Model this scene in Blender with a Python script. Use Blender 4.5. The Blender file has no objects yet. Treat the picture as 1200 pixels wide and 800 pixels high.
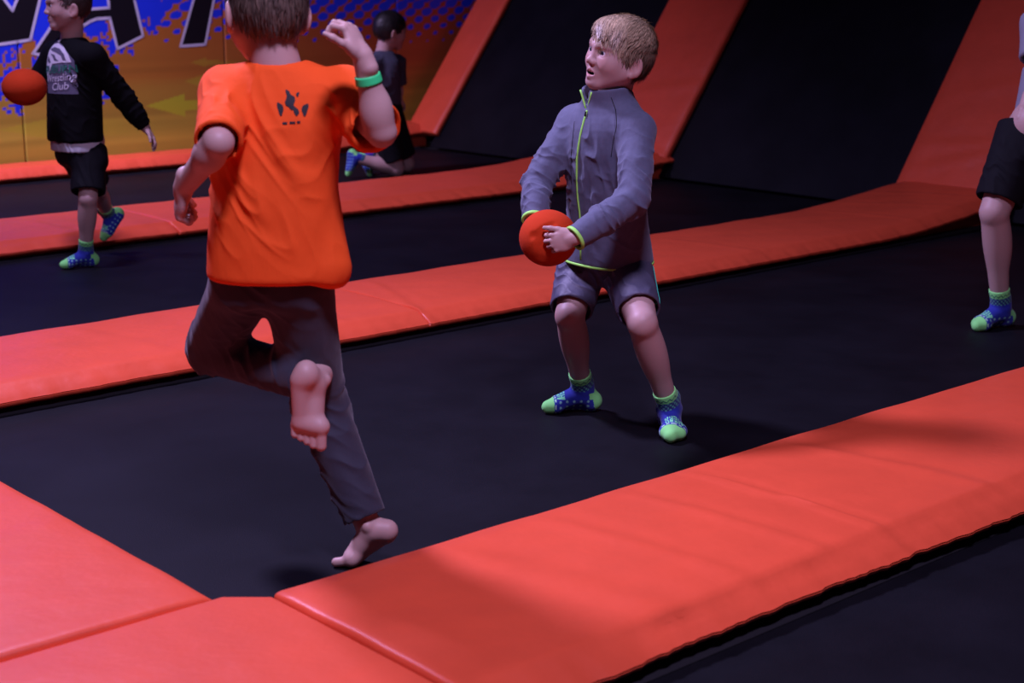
import bpy, bmesh, math, random
import numpy as np
from mathutils import Vector, Matrix
from mathutils.bvhtree import BVHTree

random.seed(7)
RNG = np.random.default_rng(7)
SC = bpy.context.scene
COL = SC.collection

# ------------------------------------------------------------------ camera
CAM_H = 1.38
cam_data = bpy.data.cameras.new('camera')
cam = bpy.data.objects.new('camera', cam_data)
COL.objects.link(cam)
cam.location = (0, 0, CAM_H)
cam.rotation_euler = (math.radians(90 - 13.282), 0, 0)
cam_data.sensor_width = 36
cam_data.lens = 1830 / 1200 * 36
cam_data.clip_start = 0.05
cam_data.dof.use_dof = True
cam_data.dof.focus_distance = 4.72
cam_data.dof.aperture_fstop = 4.0
SC.camera = cam

# ------------------------------------------------------------------ world, lights, exposure
SC.view_settings.view_transform = 'Standard'
SC.view_settings.look = 'None'
SC.view_settings.gamma = 1
SC.view_settings.use_curve_mapping = False
SC.view_settings.exposure = -0.60

world = bpy.data.worlds.new('arena_dark')
SC.world = world
world.use_nodes = True
bg = world.node_tree.nodes['Background']
bg.inputs[0].default_value = (0.30, 0.22, 0.75, 1)
bg.inputs[1].default_value = 0.022

def area_light(name, loc, target, size, power, color, spread=180):
    d = bpy.data.lights.new(name, 'AREA')
    d.shape = 'DISK'
    d.size = size
    d.energy = power
    d.color = color
    d.spread = math.radians(spread)
    o = bpy.data.objects.new(name, d)
    COL.objects.link(o)
    o.location = loc
    v = Vector(target) - Vector(loc)
    o.rotation_euler = v.to_track_quat('-Z', 'Y').to_euler()
    return o

PURPLE = (0.58, 0.48, 1.0)
area_light('ceiling_lamp_left', (-2.7, 5.9, 4.6), (0.0, 4.4, 0.4), 0.70, 290, PURPLE, 125)
area_light('ceiling_lamp_near', (0.3, 1.2, 4.6), (-0.2, 3.9, 0.3), 0.7, 88, (0.68, 0.52, 1.0), 92)
area_light('ceiling_lamp_far', (-3.9, 8.4, 4.4), (-2.9, 10.6, 0.5), 0.8, 150, (0.66, 0.50, 1.0), 88)

# ------------------------------------------------------------------ materials
def new_mat(name):
    m = bpy.data.materials.new(name)
    m.use_nodes = True
    nt = m.node_tree
    return m, nt, nt.nodes['Principled BSDF']

def node(nt, kind, **kw):
    n = nt.nodes.new(kind)
    for k, v in kw.items():
        if k in n.inputs.keys():
            n.inputs[k].default_value = v
        else:
            setattr(n, k, v)
    return n

def mat(name, color=(0.5, 0.5, 0.5), rough=0.6, vcol=False, bump=None, vary=0.0, vary_scale=8.0,
        spec=0.5, sheen=0.0, sss=0.0, coord='Object'):
    """bump: list of (noise scale, strength, distance, stretch xyz)"""
    m, nt, b = new_mat(name)
    L = nt.links
    b.inputs['Roughness'].default_value = rough
    b.inputs['Specular IOR Level'].default_value = spec
    tc = node(nt, 'ShaderNodeTexCoord')
    if vcol:
        a = node(nt, 'ShaderNodeAttribute', attribute_name='Col')
        src = a.outputs['Color']
    else:
        r = node(nt, 'ShaderNodeRGB')
        r.outputs[0].default_value = (*color, 1)
        src = r.outputs[0]
    if vary > 0:
        n = node(nt, 'ShaderNodeTexNoise', Scale=vary_scale, Detail=5.0, Roughness=0.6)
        L.new(tc.outputs[coord], n.inputs['Vector'])
        mr = node(nt, 'ShaderNodeMapRange')
        mr.inputs['From Min'].default_value = 0.25
        mr.inputs['From Max'].default_value = 0.75
        mr.inputs['To Min'].default_value = 1 - vary
        mr.inputs['To Max'].default_value = 1 + vary
        L.new(n.outputs['Fac'], mr.inputs['Value'])
        mx = node(nt, 'ShaderNodeVectorMath', operation='SCALE')
        L.new(src, mx.inputs[0])
        L.new(mr.outputs['Result'], mx.inputs['Scale'])
        src = mx.outputs[0]
    L.new(src, b.inputs['Base Color'])
    if sheen:
        b.inputs['Sheen Weight'].default_value = sheen
        b.inputs['Sheen Roughness'].default_value = 0.5
    if sss:
        b.inputs['Subsurface Weight'].default_value = sss
        b.inputs['Subsurface Radius'].default_value = (1, 0.35, 0.2)
        b.inputs['Subsurface Scale'].default_value = 0.008
    if bump:
        prev = None
        for (sc, st, dist, stretch) in bump:
            mp = node(nt, 'ShaderNodeMapping')
            mp.inputs['Scale'].default_value = stretch
            L.new(tc.outputs[coord], mp.inputs['Vector'])
            n = node(nt, 'ShaderNodeTexNoise', Scale=sc, Detail=3.0, Roughness=0.55)
            L.new(mp.outputs[0], n.inputs['Vector'])
            bp = node(nt, 'ShaderNodeBump', Strength=st, Distance=dist)
            L.new(n.outputs['Fac'], bp.inputs['Height'])
            if prev:
                L.new(prev.outputs[0], bp.inputs['Normal'])
            prev = bp
        L.new(prev.outputs[0], b.inputs['Normal'])
    return m

def tarp_mat():
    """black woven trampoline mesh"""
    m, nt, b = new_mat('trampoline_weave')
    L = nt.links
    tc = node(nt, 'ShaderNodeTexCoord')
    n = node(nt, 'ShaderNodeTexNoise', Scale=2.2, Detail=6.0, Roughness=0.62)
    L.new(tc.outputs['Object'], n.inputs['Vector'])
    f = node(nt, 'ShaderNodeTexNoise', Scale=260.0, Detail=2.0)
    L.new(tc.outputs['Object'], f.inputs['Vector'])
    cr = node(nt, 'ShaderNodeValToRGB')
    cr.color_ramp.elements[0].position = 0.3
    cr.color_ramp.elements[0].color = (0.0035, 0.0035, 0.005, 1)
    cr.color_ramp.elements[1].position = 0.75
    cr.color_ramp.elements[1].color = (0.0095, 0.0095, 0.013, 1)
    L.new(n.outputs['Fac'], cr.inputs[0])
    mr = node(nt, 'ShaderNodeMapRange')
    mr.inputs['From Min'].default_value = 0.3
    mr.inputs['From Max'].default_value = 0.7
    mr.inputs['To Min'].default_value = 0.75
    mr.inputs['To Max'].default_value = 1.25
    L.new(f.outputs['Fac'], mr.inputs['Value'])
    mx = node(nt, 'ShaderNodeVectorMath', operation='SCALE')
    L.new(cr.outputs[0], mx.inputs[0])
    L.new(mr.outputs['Result'], mx.inputs['Scale'])
    L.new(mx.outputs[0], b.inputs['Base Color'])
    b.inputs['Roughness'].default_value = 0.62
    b.inputs['Specular IOR Level'].default_value = 0.13
    bp = node(nt, 'ShaderNodeBump', Strength=0.35, Distance=0.002)
    L.new(f.outputs['Fac'], bp.inputs['Height'])
    L.new(bp.outputs[0], b.inputs['Normal'])
    return m

M_PAD = mat('orange_vinyl', (0.84, 0.105, 0.040), 0.42, bump=[(7, 0.35, 0.012, (1, 1, 1)), (90, 0.10, 0.002, (1, 1, 1))], vary=0.07, vary_scale=5, spec=0.5)
M_BED = tarp_mat()
M_WEB = mat('black_webbing', (0.006, 0.006, 0.008), 0.8, bump=[(300, 0.4, 0.001, (1, 1, 1))])
M_WALL = mat('dark_wall', (0.012, 0.012, 0.016), 0.85, vary=0.2)
M_MURAL = mat('printed_mural', rough=0.5, vcol=True, bump=[(60, 0.05, 0.002, (1, 1, 1))])
M_BLACKINK = mat('black_ink', (0.004, 0.004, 0.007), 0.5)
M_LILAC = mat('pale_outline_ink', (0.62, 0.62, 0.72), 0.5)
M_SKIN = mat('skin', rough=0.5, vcol=True, sss=0.06, spec=0.4, bump=[(240, 0.08, 0.001, (1, 1, 1))])
M_HAIR = mat('hair', rough=0.42, vcol=True, spec=0.5)
M_EYE = mat('eyeball', rough=0.12, vcol=True)
M_SOCK = mat('knitted_sock', rough=0.85, vcol=True, sheen=0.15, bump=[(420, 0.5, 0.001, (1, 1, 1))])
M_JACKET = mat('grey_softshell', (0.102, 0.115, 0.175), 0.8, vary=0.12, vary_scale=60, sheen=0.15, bump=[(28, 0.35, 0.006, (1, 1, 0.5)), (500, 0.35, 0.0006, (1, 1, 1))])
M_LIME = mat('lime_trim', (0.42, 1.0, 0.15), 0.6)
M_TEAL = mat('teal_piping', (0.06, 0.62, 0.40), 0.6)
M_SHORTS_GREY = mat('grey_sport_shorts', (0.085, 0.085, 0.13), 0.55, bump=[(22, 0.5, 0.008, (1, 1, 0.5))], spec=0.5)
M_SHORTS_BLACK = mat('black_shorts', (0.007, 0.007, 0.009), 0.8, spec=0.15, bump=[(22, 0.4, 0.006, (1, 1, 0.6))])
M_TEE_ORANGE = mat('orange_cotton', (0.92, 0.105, 0.012), 0.85, spec=0.25, bump=[(16, 0.35, 0.010, (1, 1, 0.5)), (500, 0.2, 0.0006, (1, 1, 1))])
M_TROUSERS = mat('charcoal_jersey', (0.024, 0.028, 0.045), 0.8, sheen=0.2, bump=[(18, 0.35, 0.008, (1, 1, 0.5))])
M_SWEAT = mat('black_cotton', (0.005, 0.005, 0.006), 0.9, spec=0.12, bump=[(20, 0.35, 0.008, (1, 1, 0.6))])
M_WHITE = mat('white_cotton', (0.62, 0.62, 0.64), 0.85)
M_TEE_SLATE = mat('slate_cotton', (0.060, 0.064, 0.090), 0.9, spec=0.2, bump=[(20, 0.4, 0.008, (1, 1, 0.6))])
M_TEE_GREY = mat('grey_cotton', (0.22, 0.22, 0.27), 0.85, bump=[(20, 0.4, 0.008, (1, 1, 0.6))])
M_BALL = mat('orange_ball_cloth', (0.60, 0.048, 0.008), 0.9, spec=0.2, vary=0.06, vary_scale=14, bump=[(26, 0.25, 0.004, (1, 1, 1)), (350, 0.2, 0.0006, (1, 1, 1))])
M_GREEN = mat('green_band', (0.05, 0.85, 0.25), 0.5)
M_PRINT_DARK = mat('dark_print', (0.012, 0.008, 0.010), 0.7)
M_PRINT_WHITE = mat('white_print', (0.80, 0.78, 0.86), 0.7)
M_PRINT_GREY = mat('grey_print', (0.13, 0.125, 0.19), 0.7)
M_PRINT_GREEN = mat('green_print', (0.015, 0.22, 0.14), 0.7)
M_TOOTH = mat('tooth', (0.75, 0.72, 0.66), 0.3)
M_STEEL = mat('painted_steel', (0.02, 0.02, 0.024), 0.5)

# ------------------------------------------------------------------ helpers
def tag(o, label=None, cat=None, group=None, kind=None):
    if label: o['label'] = label
    if cat: o['category'] = cat
    if group: o['group'] = group
    if kind: o['kind'] = kind
    return o

def mesh_obj(name, V, F, m, parent=None, smooth=True, colors=None, loc=(0, 0, 0), rotz=0.0, sharp=None):
    me = bpy.data.meshes.new(name)
    V = np.asarray(V, dtype=np.float32)
    if isinstance(F, np.ndarray) and F.ndim == 2:
        nv, nf, k = len(V), len(F), F.shape[1]
        me.vertices.add(nv)
        me.vertices.foreach_set('co', V.ravel())
        me.loops.add(nf * k)
        me.loops.foreach_set('vertex_index', F.astype(np.int32).ravel())
        me.polygons.add(nf)
        me.polygons.foreach_set('loop_start', np.arange(0, nf * k, k, dtype=np.int32))
        me.update(calc_edges=True)
        me.validate()
    else:
        me.from_pydata([tuple(map(float, v)) for v in V], [], [tuple(int(i) for i in f) for f in F])
        me.update()
    if colors is not None:
        a = me.color_attributes.new('Col', 'FLOAT_COLOR', 'POINT')
        c = np.ones((len(V), 4), dtype=np.float32)
        c[:, :3] = colors
        a.data.foreach_set('color', c.ravel())
    if smooth:
        me.polygons.foreach_set('use_smooth', np.ones(len(me.polygons), dtype=bool))
        if sharp:
            me.set_sharp_from_angle(angle=math.radians(sharp))
    if m is not None:
        me.materials.append(m)
    o = bpy.data.objects.new(name, me)
    COL.objects.link(o)
    o.location = loc
    o.rotation_euler = (0, 0, rotz)
    if parent is not None:
        o.parent = parent
    return o

def empty(name, loc, rotz=0.0):
    o = bpy.data.objects.new(name, None)
    COL.objects.link(o)
    o.location = loc
    o.rotation_euler = (0, 0, rotz)
    o.empty_display_size = 0.1
    return o

# ------------------------------------------------------------------ implicit surfaces -> one continuous mesh
def nrm(v):
    v = np.asarray(v, float)
    return v / np.linalg.norm(v)

class Shape:
    """a list of solids blended smoothly; meshed with surface nets"""
    def __init__(self):
        self.ops = []
    def cap(self, a, b, ra, rb=None, k=0.02, mode='u', flat=None):
        """tapered capsule; flat=(axis, factor) squeezes it along a world axis direction"""
        self.ops.append(('cap', mode, k, np.array(a, float), np.array(b, float), ra, ra if rb is None else rb))
        return self
    def cyl(self, a, b, ra, rb=None, k=0.02, mode='u', rr=0.004):
        self.ops.append(('cyl', mode, k, np.array(a, float), np.array(b, float), ra, ra if rb is None else rb, rr))
        return self
    def ell(self, c, r, R=None, k=0.02, mode='u'):
        self.ops.append(('ell', mode, k, np.array(c, float), np.array(r, float), np.eye(3) if R is None else np.array(R, float)))
        return self
    def loft(self, st, yaw=0.0, n=2.3, k=0.03, mode='u', rr=0.02):
        self.ops.append(('loft', mode, k, np.array(sorted(st), float), yaw, n, rr))
        return self
    def keep(self, p, nrm_, k=0.004):
        """keep the side the normal points to"""
        self.ops.append(('plane', 'i', k, np.array(p, float), nrm(nrm_)))
        return self
    def chain(self, pts, rad, k=0.02, mode='u'):
        for i in range(len(pts) - 1):
            self.cap(pts[i], pts[i + 1], rad[i], rad[i + 1], k, mode)
        return self
    def _bb(self, op):
        t = op[0]
        if t in ('cap', 'cyl'):
            r = max(op[5], op[6])
            return np.minimum(op[3], op[4]) - r, np.maximum(op[3], op[4]) + r
        if t == 'ell':
            e = np.abs(op[5]) @ op[4]
            return op[3] - e, op[3] + e
        if t == 'loft':
            s = op[3]
            r = np.maximum(s[:, 3], s[:, 4])
            return (np.array([(s[:, 1] - r).min(), (s[:, 2] - r).min(), s[0, 0]]),
                    np.array([(s[:, 1] + r).max(), (s[:, 2] + r).max(), s[-1, 0]]))
    def field(self, h):
        los, his = [], []
        for op in self.ops:
            if op[1] == 'u':
                a, b = self._bb(op)
                los.append(a); his.append(b)
        lo = np.min(los, axis=0) - 4 * h
        hi = np.max(his, axis=0) + 4 * h
        n = np.ceil((hi - lo) / h).astype(int) + 1
        ax = [(lo[i] + h * np.arange(n[i])).astype(np.float32) for i in range(3)]
        val = np.full(n, 0.5, dtype=np.float32)
        for op in self.ops:
            t, mode, k = op[0], op[1], op[2]
            if t == 'plane':
                p, q = op[3], op[4]
                d = -((ax[0] - p[0])[:, None, None] * q[0] + (ax[1] - p[1])[None, :, None] * q[1] + (ax[2] - p[2])[None, None, :] * q[2])
                d = d.astype(np.float32)
                hh = np.maximum(k - np.abs(val - d), 0)
                val = np.maximum(val, d) + hh * hh / (4 * k)
                continue
            a, b = self._bb(op)
            m = k + 3 * h
            i0 = np.clip(np.floor((a - m - lo) / h).astype(int), 0, n)
            i1 = np.clip(np.ceil((b + m - lo) / h).astype(int) + 1, 0, n)
            if np.any(i1 <= i0):
                continue
            sl = tuple(slice(i0[j], i1[j]) for j in range(3))
            x = ax[0][sl[0]][:, None, None]; y = ax[1][sl[1]][None, :, None]; z = ax[2][sl[2]][None, None, :]
            if t in ('cap', 'cyl'):
                A, B, ra, rb = op[3], op[4], op[5], op[6]
                v = B - A
                L2 = max(float(v @ v), 1e-12)
                px, py, pz = x - np.float32(A[0]), y - np.float32(A[1]), z - np.float32(A[2])
                dot = px * np.float32(v[0]) + py * np.float32(v[1]) + pz * np.float32(v[2])
                pp = px * px + py * py + pz * pz
                tt = dot / np.float32(L2)
                if t == 'cap':
                    tt = np.clip(tt, 0, 1)
                    d2 = pp - 2 * tt * dot + tt * tt * np.float32(L2)
                    d = np.sqrt(np.maximum(d2, 0)) - (ra + (rb - ra) * tt)
                else:
                    rr = op[7]
                    d2 = pp - tt * dot
                    rad = np.sqrt(np.maximum(d2, 0)) - (ra + (rb - ra) * np.clip(tt, 0, 1))
                    axl = (np.abs(tt - 0.5) - 0.5) * np.float32(math.sqrt(L2))
                    hh = np.maximum(rr - np.abs(rad - axl), 0)
                    d = np.maximum(rad, axl) + hh * hh / (4 * rr)
            elif t == 'ell':
                c, r, R = op[3], op[4], op[5]
                px, py, pz = x - np.float32(c[0]), y - np.float32(c[1]), z - np.float32(c[2])
                k0 = 0; k1 = 0
                for j in range(3):
                    q = px * np.float32(R[0, j]) + py * np.float32(R[1, j]) + pz * np.float32(R[2, j])
                    k0 = k0 + (q / np.float32(r[j])) ** 2
                    k1 = k1 + (q / np.float32(r[j] ** 2)) ** 2
                k0 = np.sqrt(k0); k1 = np.sqrt(k1)
                d = k0 * (k0 - 1) / np.maximum(k1, 1e-6)
            else:
                s, yaw, nn, rr = op[3], op[4], op[5], op[6]
                zz = ax[2][sl[2]]
                def smooth_interp(col):
                    # gentle rounding of the station polyline
                    out = np.interp(zz, s[:, 0], s[:, col])
                    w = 0.02
                    return ((out * 2 + np.interp(zz - w, s[:, 0], s[:, col]) + np.interp(zz + w, s[:, 0], s[:, col])) / 4).astype(np.float32)[None, None, :]
                cx, cy, rw, rd = (smooth_interp(j) for j in (1, 2, 3, 4))
                px, py = x - cx, y - cy
                cyaw, syaw = np.float32(math.cos(yaw)), np.float32(math.sin(yaw))
                qw = np.abs(px * cyaw + py * syaw) / rw
                qd = np.abs(-px * syaw + py * cyaw) / rd
                q = (qw ** nn + qd ** nn) ** np.float32(1 / nn)
                d = (q - 1) * np.minimum(rw, rd)
                axl = np.maximum(z - np.float32(s[-1, 0]), np.float32(s[0, 0]) - z)
                hh = np.maximum(rr - np.abs(d - axl), 0)
                d = np.maximum(d, axl) + hh * hh / (4 * rr)
            d = d.astype(np.float32)
            cur = val[sl]
            if mode == 'u':
                hh = np.maximum(k - np.abs(cur - d), 0)
                val[sl] = np.minimum(cur, d) - hh * hh / (4 * k)
            elif mode == 's':
                hh = np.maximum(k - np.abs(cur + d), 0)
                val[sl] = np.maximum(cur, -d) + hh * hh / (4 * k)
        return val, lo, h
    def mesh(self, h=0.003, smooth=1):
        val, lo, h = self.field(h)
        V, F = surface_nets(val, lo, h)
        for _ in range(smooth):
            V = relax(V, F, 0.5)
        return V, F

def surface_nets(val, lo, h):
    s = (val < 0)
    u = s.astype(np.uint8)
    c = u[:-1] + u[1:]
    c = c[:, :-1] + c[:, 1:]
    c = c[:, :, :-1] + c[:, :, 1:]
    shp = c.shape
    act = np.flatnonzero((c > 0) & (c < 8))
    I = np.stack(np.unravel_index(act, shp), axis=1)
    corners = np.array([(i, j, k) for i in (0, 1) for j in (0, 1) for k in (0, 1)])
    cv = np.stack([val[I[:, 0] + a, I[:, 1] + b, I[:, 2] + d] for a, b, d in corners], axis=1)
    acc = np.zeros((len(I), 3)); cnt = np.zeros(len(I))
    for p in range(8):
        for q in range(p + 1, 8):
            if np.abs(corners[p] - corners[q]).sum() != 1:
                continue
            a, b = cv[:, p], cv[:, q]
            mk = (a < 0) != (b < 0)
            t = np.where(mk, a / np.where(mk, a - b, 1), 0)
            pos = corners[p] + t[:, None] * (corners[q] - corners[p])
            acc += np.where(mk[:, None], pos, 0); cnt += mk
    V = lo + h * (I + acc / cnt[:, None])
    faces = []
    for axis in range(3):
        o1, o2 = [(1, 2), (2, 0), (0, 1)][axis]
        s0 = [slice(None)] * 3; s1 = [slice(None)] * 3
        s0[axis] = slice(0, -1); s1[axis] = slice(1, None)
        a, b = s[tuple(s0)], s[tuple(s1)]
        E = np.argwhere(a != b)
        if len(E) == 0: continue
        inside = s[E[:, 0], E[:, 1], E[:, 2]]
        def vid(d1, d2):
            Q = E.copy()
            Q[:, o1] -= d1; Q[:, o2] -= d2
            fl = np.ravel_multi_index((Q[:, 0], Q[:, 1], Q[:, 2]), shp, mode='clip')
            return np.searchsorted(act, fl)
        q = np.stack([vid(1, 1), vid(0, 1), vid(0, 0), vid(1, 0)], axis=1)
        q[~inside] = q[~inside][:, ::-1]
        faces.append(q)
    return V, np.concatenate(faces)

def relax(V, F, lam):
    n = len(V)
    i = F.ravel(); j = np.roll(F, -1, axis=1).ravel()
    a = np.concatenate([i, j]); b = np.concatenate([j, i])
    w = np.bincount(a, minlength=n).astype(float); w[w == 0] = 1
    out = np.empty_like(V)
    for c in range(3):
        out[:, c] = np.bincount(a, weights=V[b, c], minlength=n) / w
    return V + lam * (out - V)

def normals(V, F):
    n = np.cross(V[F[:, 2]] - V[F[:, 0]], V[F[:, 3]] - V[F[:, 1]])
    out = np.zeros_like(V)
    for c in range(3):
        for k in range(4):
            out[:, c] += np.bincount(F[:, k], weights=n[:, c], minlength=len(V))
    return out / np.maximum(np.linalg.norm(out, axis=1, keepdims=True), 1e-9)

def folds(V, F, packs):
    """cloth folds: (centre, direction across the folds, wavelength, amplitude, reach[, curve])"""
    N = normals(V, F)
    d = np.zeros(len(V))
    for p in packs:
        c, dr, wl, amp, R = p[:5]
        c = np.array(c, float); dr = nrm(dr)
        q = V - c
        s = q @ dr
        r2 = (q * q).sum(1)
        warp = 0.42 * wl * np.sin(q[:, 0] * 29 + q[:, 1] * 15 + q[:, 2] * 21 + 1.0) + 0.26 * wl * np.sin(q[:, 0] * 53 - q[:, 1] * 61 + q[:, 2] * 37)
        amp = amp * (0.75 + 0.6 * np.sin(V[:, 0] * 41 + V[:, 2] * 33 + 2.0 * np.sin(V[:, 1] * 47)))
        ph = 2 * np.pi * (s + warp) / wl
        d += amp * 1.15 * ((1 - np.abs(np.sin(ph / 2))) ** 1.3 - 0.35) * np.exp(-r2 / (R * R))
    return V + N * d[:, None]

def join_parts(parts):
    VV, FF, off = [], [], 0
    for V, F in parts:
        VV.append(V); FF.append(F + off); off += len(V)
    return np.concatenate(VV), np.concatenate(FF)

class Figure:
    def __init__(self, origin, label, group=None):
        self.o = np.array(origin, float)
        self.root = empty('person', origin)
        tag(self.root, label, 'person', group)
        self.bvh = {}
    def add(self, name, shape, m, h=0.003, smooth=1, packs=None, color=None, label=None, parent=None):
        parts = shape if isinstance(shape, list) else [(shape, h)]
        V, F = join_parts([s.mesh(hh, smooth) for s, hh in parts])
        if packs:
            V = folds(V, F, packs)
        C = color(V) if color is not None else None
        self.bvh[name] = BVHTree.FromPolygons(V.tolist(), F.tolist())
        o = mesh_obj(name, V - self.o, F, m, parent or self.root, True, C)
        if label: o['label'] = label
        return o
    def raw(self, name, V, F, m, colors=None, smooth=True, label=None, parent=None):
        o = mesh_obj(name, np.asarray(V, float) - self.o, F, m, parent or self.root, smooth, colors)
        if label: o['label'] = label
        return o
    def tube(self, name, pts, r, m, label=None, flat=None, parent=None, seg=8, closed=False):
        V, F = tube_mesh(pts, r, seg, closed)
        return self.raw(name, V, F, m, label=label, parent=parent)
    def cast(self, garment, p, d):
        hit = self.bvh[garment].ray_cast(Vector(p), Vector(d))
        return None if hit[0] is None else np.array(hit[0])

def tube_mesh(pts, r, seg=8, closed=False):
    P = np.array(pts, float)
    n = len(P)
    R = np.full(n, r) if np.isscalar(r) else np.array(r, float)
    T = np.gradient(P, axis=0)
    if closed:
        T = np.roll(P, -1, axis=0) - np.roll(P, 1, axis=0)
    T /= np.linalg.norm(T, axis=1, keepdims=True)
    ref = np.array([0, 0, 1.0])
    if abs(T[0] @ ref) > 0.9: ref = np.array([0, 1.0, 0])
    V = []
    u = None
    for i in range(n):
        u = np.cross(T[i], ref) if u is None else u - T[i] * (u @ T[i])
        u = nrm(u)
        w = np.cross(T[i], u)
        for s in range(seg):
            a = 2 * np.pi * s / seg
            V.append(P[i] + R[i] * (math.cos(a) * u + math.sin(a) * w))
    F = []
    for i in range(n if closed else n - 1):
        j = (i + 1) % n
        for s in range(seg):
            t = (s + 1) % seg
            F.append((i * seg + s, i * seg + t, j * seg + t, j * seg + s))
    if not closed:
        F.append(tuple(range(seg - 1, -1, -1)))
        F.append(tuple((n - 1) * seg + s for s in range(seg)))
    return V, F

def ring_on(fig, garment, center, axis, r0, n=48, lift=0.001, up=None):
    """points of a ring around a limb, snapped to the garment from outside"""
    ax = nrm(axis)
    ref = np.array([0, 0, 1.0]) if abs(ax[2]) < 0.9 else np.array([1.0, 0, 0])
    u = nrm(np.cross(ax, ref)); w = np.cross(ax, u)
    out = []
    for i in range(n):
        a = 2 * np.pi * i / n
        d = math.cos(a) * u + math.sin(a) * w
        hit = fig.cast(garment, np.array(center) + d * r0, -d)
        if hit is None:
            hit = np.array(center) + d * r0 * 0.6
        out.append(hit + d * lift)
    return out

def text_mesh(text, size, shear=0.0):
    cu = bpy.data.curves.new('lettering', 'FONT')
    cu.body = text
    cu.size = size
    cu.shear = shear
    cu.align_x = 'CENTER'
    cu.align_y = 'CENTER'
    cu.resolution_u = 3
    o = bpy.data.objects.new('lettering', cu)
    COL.objects.link(o)
    bpy.context.view_layer.update()
    me = o.evaluated_get(bpy.context.evaluated_depsgraph_get()).to_mesh()
    V = [tuple(v.co) for v in me.vertices]
    F = [tuple(p.vertices) for p in me.polygons]
    o.to_mesh_clear()
    bpy.data.objects.remove(o)
    bpy.data.curves.remove(cu)
    return V, F

def decal(fig, name, garment, V2, F, m, C, right, up, into, lift=0.002, label=None, parent=None, bend=None):
    """flat print laid on a garment: 2-D outline cast onto its surface"""
    C = np.array(C, float); right = nrm(right); up = nrm(up); into = nrm(into)
    out = []
    for v in V2:
        x, y = v[0], v[1]
        if bend: y += bend(x)
        p = C + right * x + up * y - into * 0.4
        hit = fig.cast(garment, p, into)
        if hit is None: hit = p + into * 0.4
        out.append(hit - into * lift)
    return fig.raw(name, out, F, m, smooth=False, label=label, parent=parent)

def poly_grid(outline, step):
    """fill a 2-D outline with small triangles so that it can bend with the cloth"""
    bm = bmesh.new()
    vs = [bm.verts.new((x, y, 0)) for x, y in outline]
    bm.faces.new(vs)
    bmesh.ops.triangulate(bm, faces=bm.faces[:])
    for _ in range(4):
        long_e = [e for e in bm.edges if e.calc_length() > step]
        if not long_e: break
        bmesh.ops.subdivide_edges(bm, edges=long_e, cuts=1)
        bmesh.ops.triangulate(bm, faces=bm.faces[:])
    bm.verts.index_update()
    V = [tuple(v.co) for v in bm.verts]
    F = [tuple(v.index for v in f.verts) for f in bm.faces]
    bm.free()
    return V, F

# ------------------------------------------------------------------ the court: X along the padded strips, Y across them, turned against the camera
A = math.radians(41.517)
CA, SA = math.cos(A), math.sin(A)
def cw(X, Y, z=0.0):
    return (X * CA - Y * SA, X * SA + Y * CA, z)

def court_obj(name, V, F, m, base, parent=None, smooth=True, colors=None, sharp=None):
    """mesh given in court coordinates, origin at base (court coordinates)"""
    b = np.array(base, float)
    if parent is not None:
        pb = np.array(parent['_base'])
        return mesh_obj(name, np.asarray(V, float) - pb, F, m, parent, smooth, colors, sharp=sharp)
    o = mesh_obj(name, np.asarray(V, float) - b, F, m, None, smooth, colors, loc=cw(*b), rotz=A, sharp=sharp)
    o['_base'] = [float(x) for x in b]
    return o

def slab(x0, x1, y0, y1, z0, z1):
    V = [(x, y, z) for z in (z0, z1) for y in (y0, y1) for x in (x0, x1)]
    F = [(0, 2, 3, 1), (4, 5, 7, 6), (0, 1, 5, 4), (2, 6, 7, 3), (0, 4, 6, 2), (1, 3, 7, 5)]
    return V, F

# setting
V, F = slab(-1.5, 10.2, -1.0, 10.8, -0.06, -0.012)
tag(court_obj('floor', V, F, M_WALL, (4, 5, -0.06), smooth=False), kind='structure')
V, F = slab(-1.5, 10.2, 10.40, 10.55, -0.012, 4.6)
wall_back = tag(court_obj('wall_back', V, F, M_WALL, (4, 10.4, -0.012), smooth=False), kind='structure')
V, F = slab(10.0, 10.2, -1.0, 10.40, -0.012, 4.6)
tag(court_obj('wall_right', V, F, M_WALL, (10, 5, -0.012), smooth=False), kind='structure')

TH = math.radians(53.5)          # angle of the sloping trampolines
XB = 7.85                        # foot of the slope
def slope(t, y, n):
    """t up the slope, y across, n off the surface"""
    return (XB + t * math.cos(TH) - n * math.sin(TH), y, t * math.sin(TH) + n * math.cos(TH))

# trampoline beds
def bed(label, y0, y1, x0, x1, hollows=()):
    nx, ny = max(2, int((x1 - x0) / 0.10)), max(2, int((y1 - y0) / 0.10))
    xs = np.linspace(x0, x1, nx + 1); ys = np.linspace(y0, y1, ny + 1)
    V = []
    for x in xs:
        for y in ys:
            V.append((x, y, 0.0))
    F = []
    for i in range(nx):
        for j in range(ny):
            a = i * (ny + 1) + j
            F.append((a, a + ny + 1, a + ny + 2, a + 1))
    n = len(V)
    V += [(x0, y0, -0.010), (x1, y0, -0.010), (x1, y1, -0.010), (x0, y1, -0.010)]
    F.append((n, n + 3, n + 2, n + 1))
    o = court_obj('trampoline_bed', V, F, M_BED, ((x0 + x1) / 2, (y0 + y1) / 2, 0), smooth=False)
    tag(o, label, 'trampoline', 'flat trampoline beds')
    # woven hem along the edges
    e = 0.085
    for (a0, a1, b0, b1) in ((x0, x1, y0, y0 + e), (x0, x1, y1 - e, y1)):
        V, F = slab(a0, a1, b0, b1, 0.0005, 0.0035)
        court_obj('edge_webbing', V, F, M_WEB, None, parent=o, smooth=False)
    return o

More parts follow.
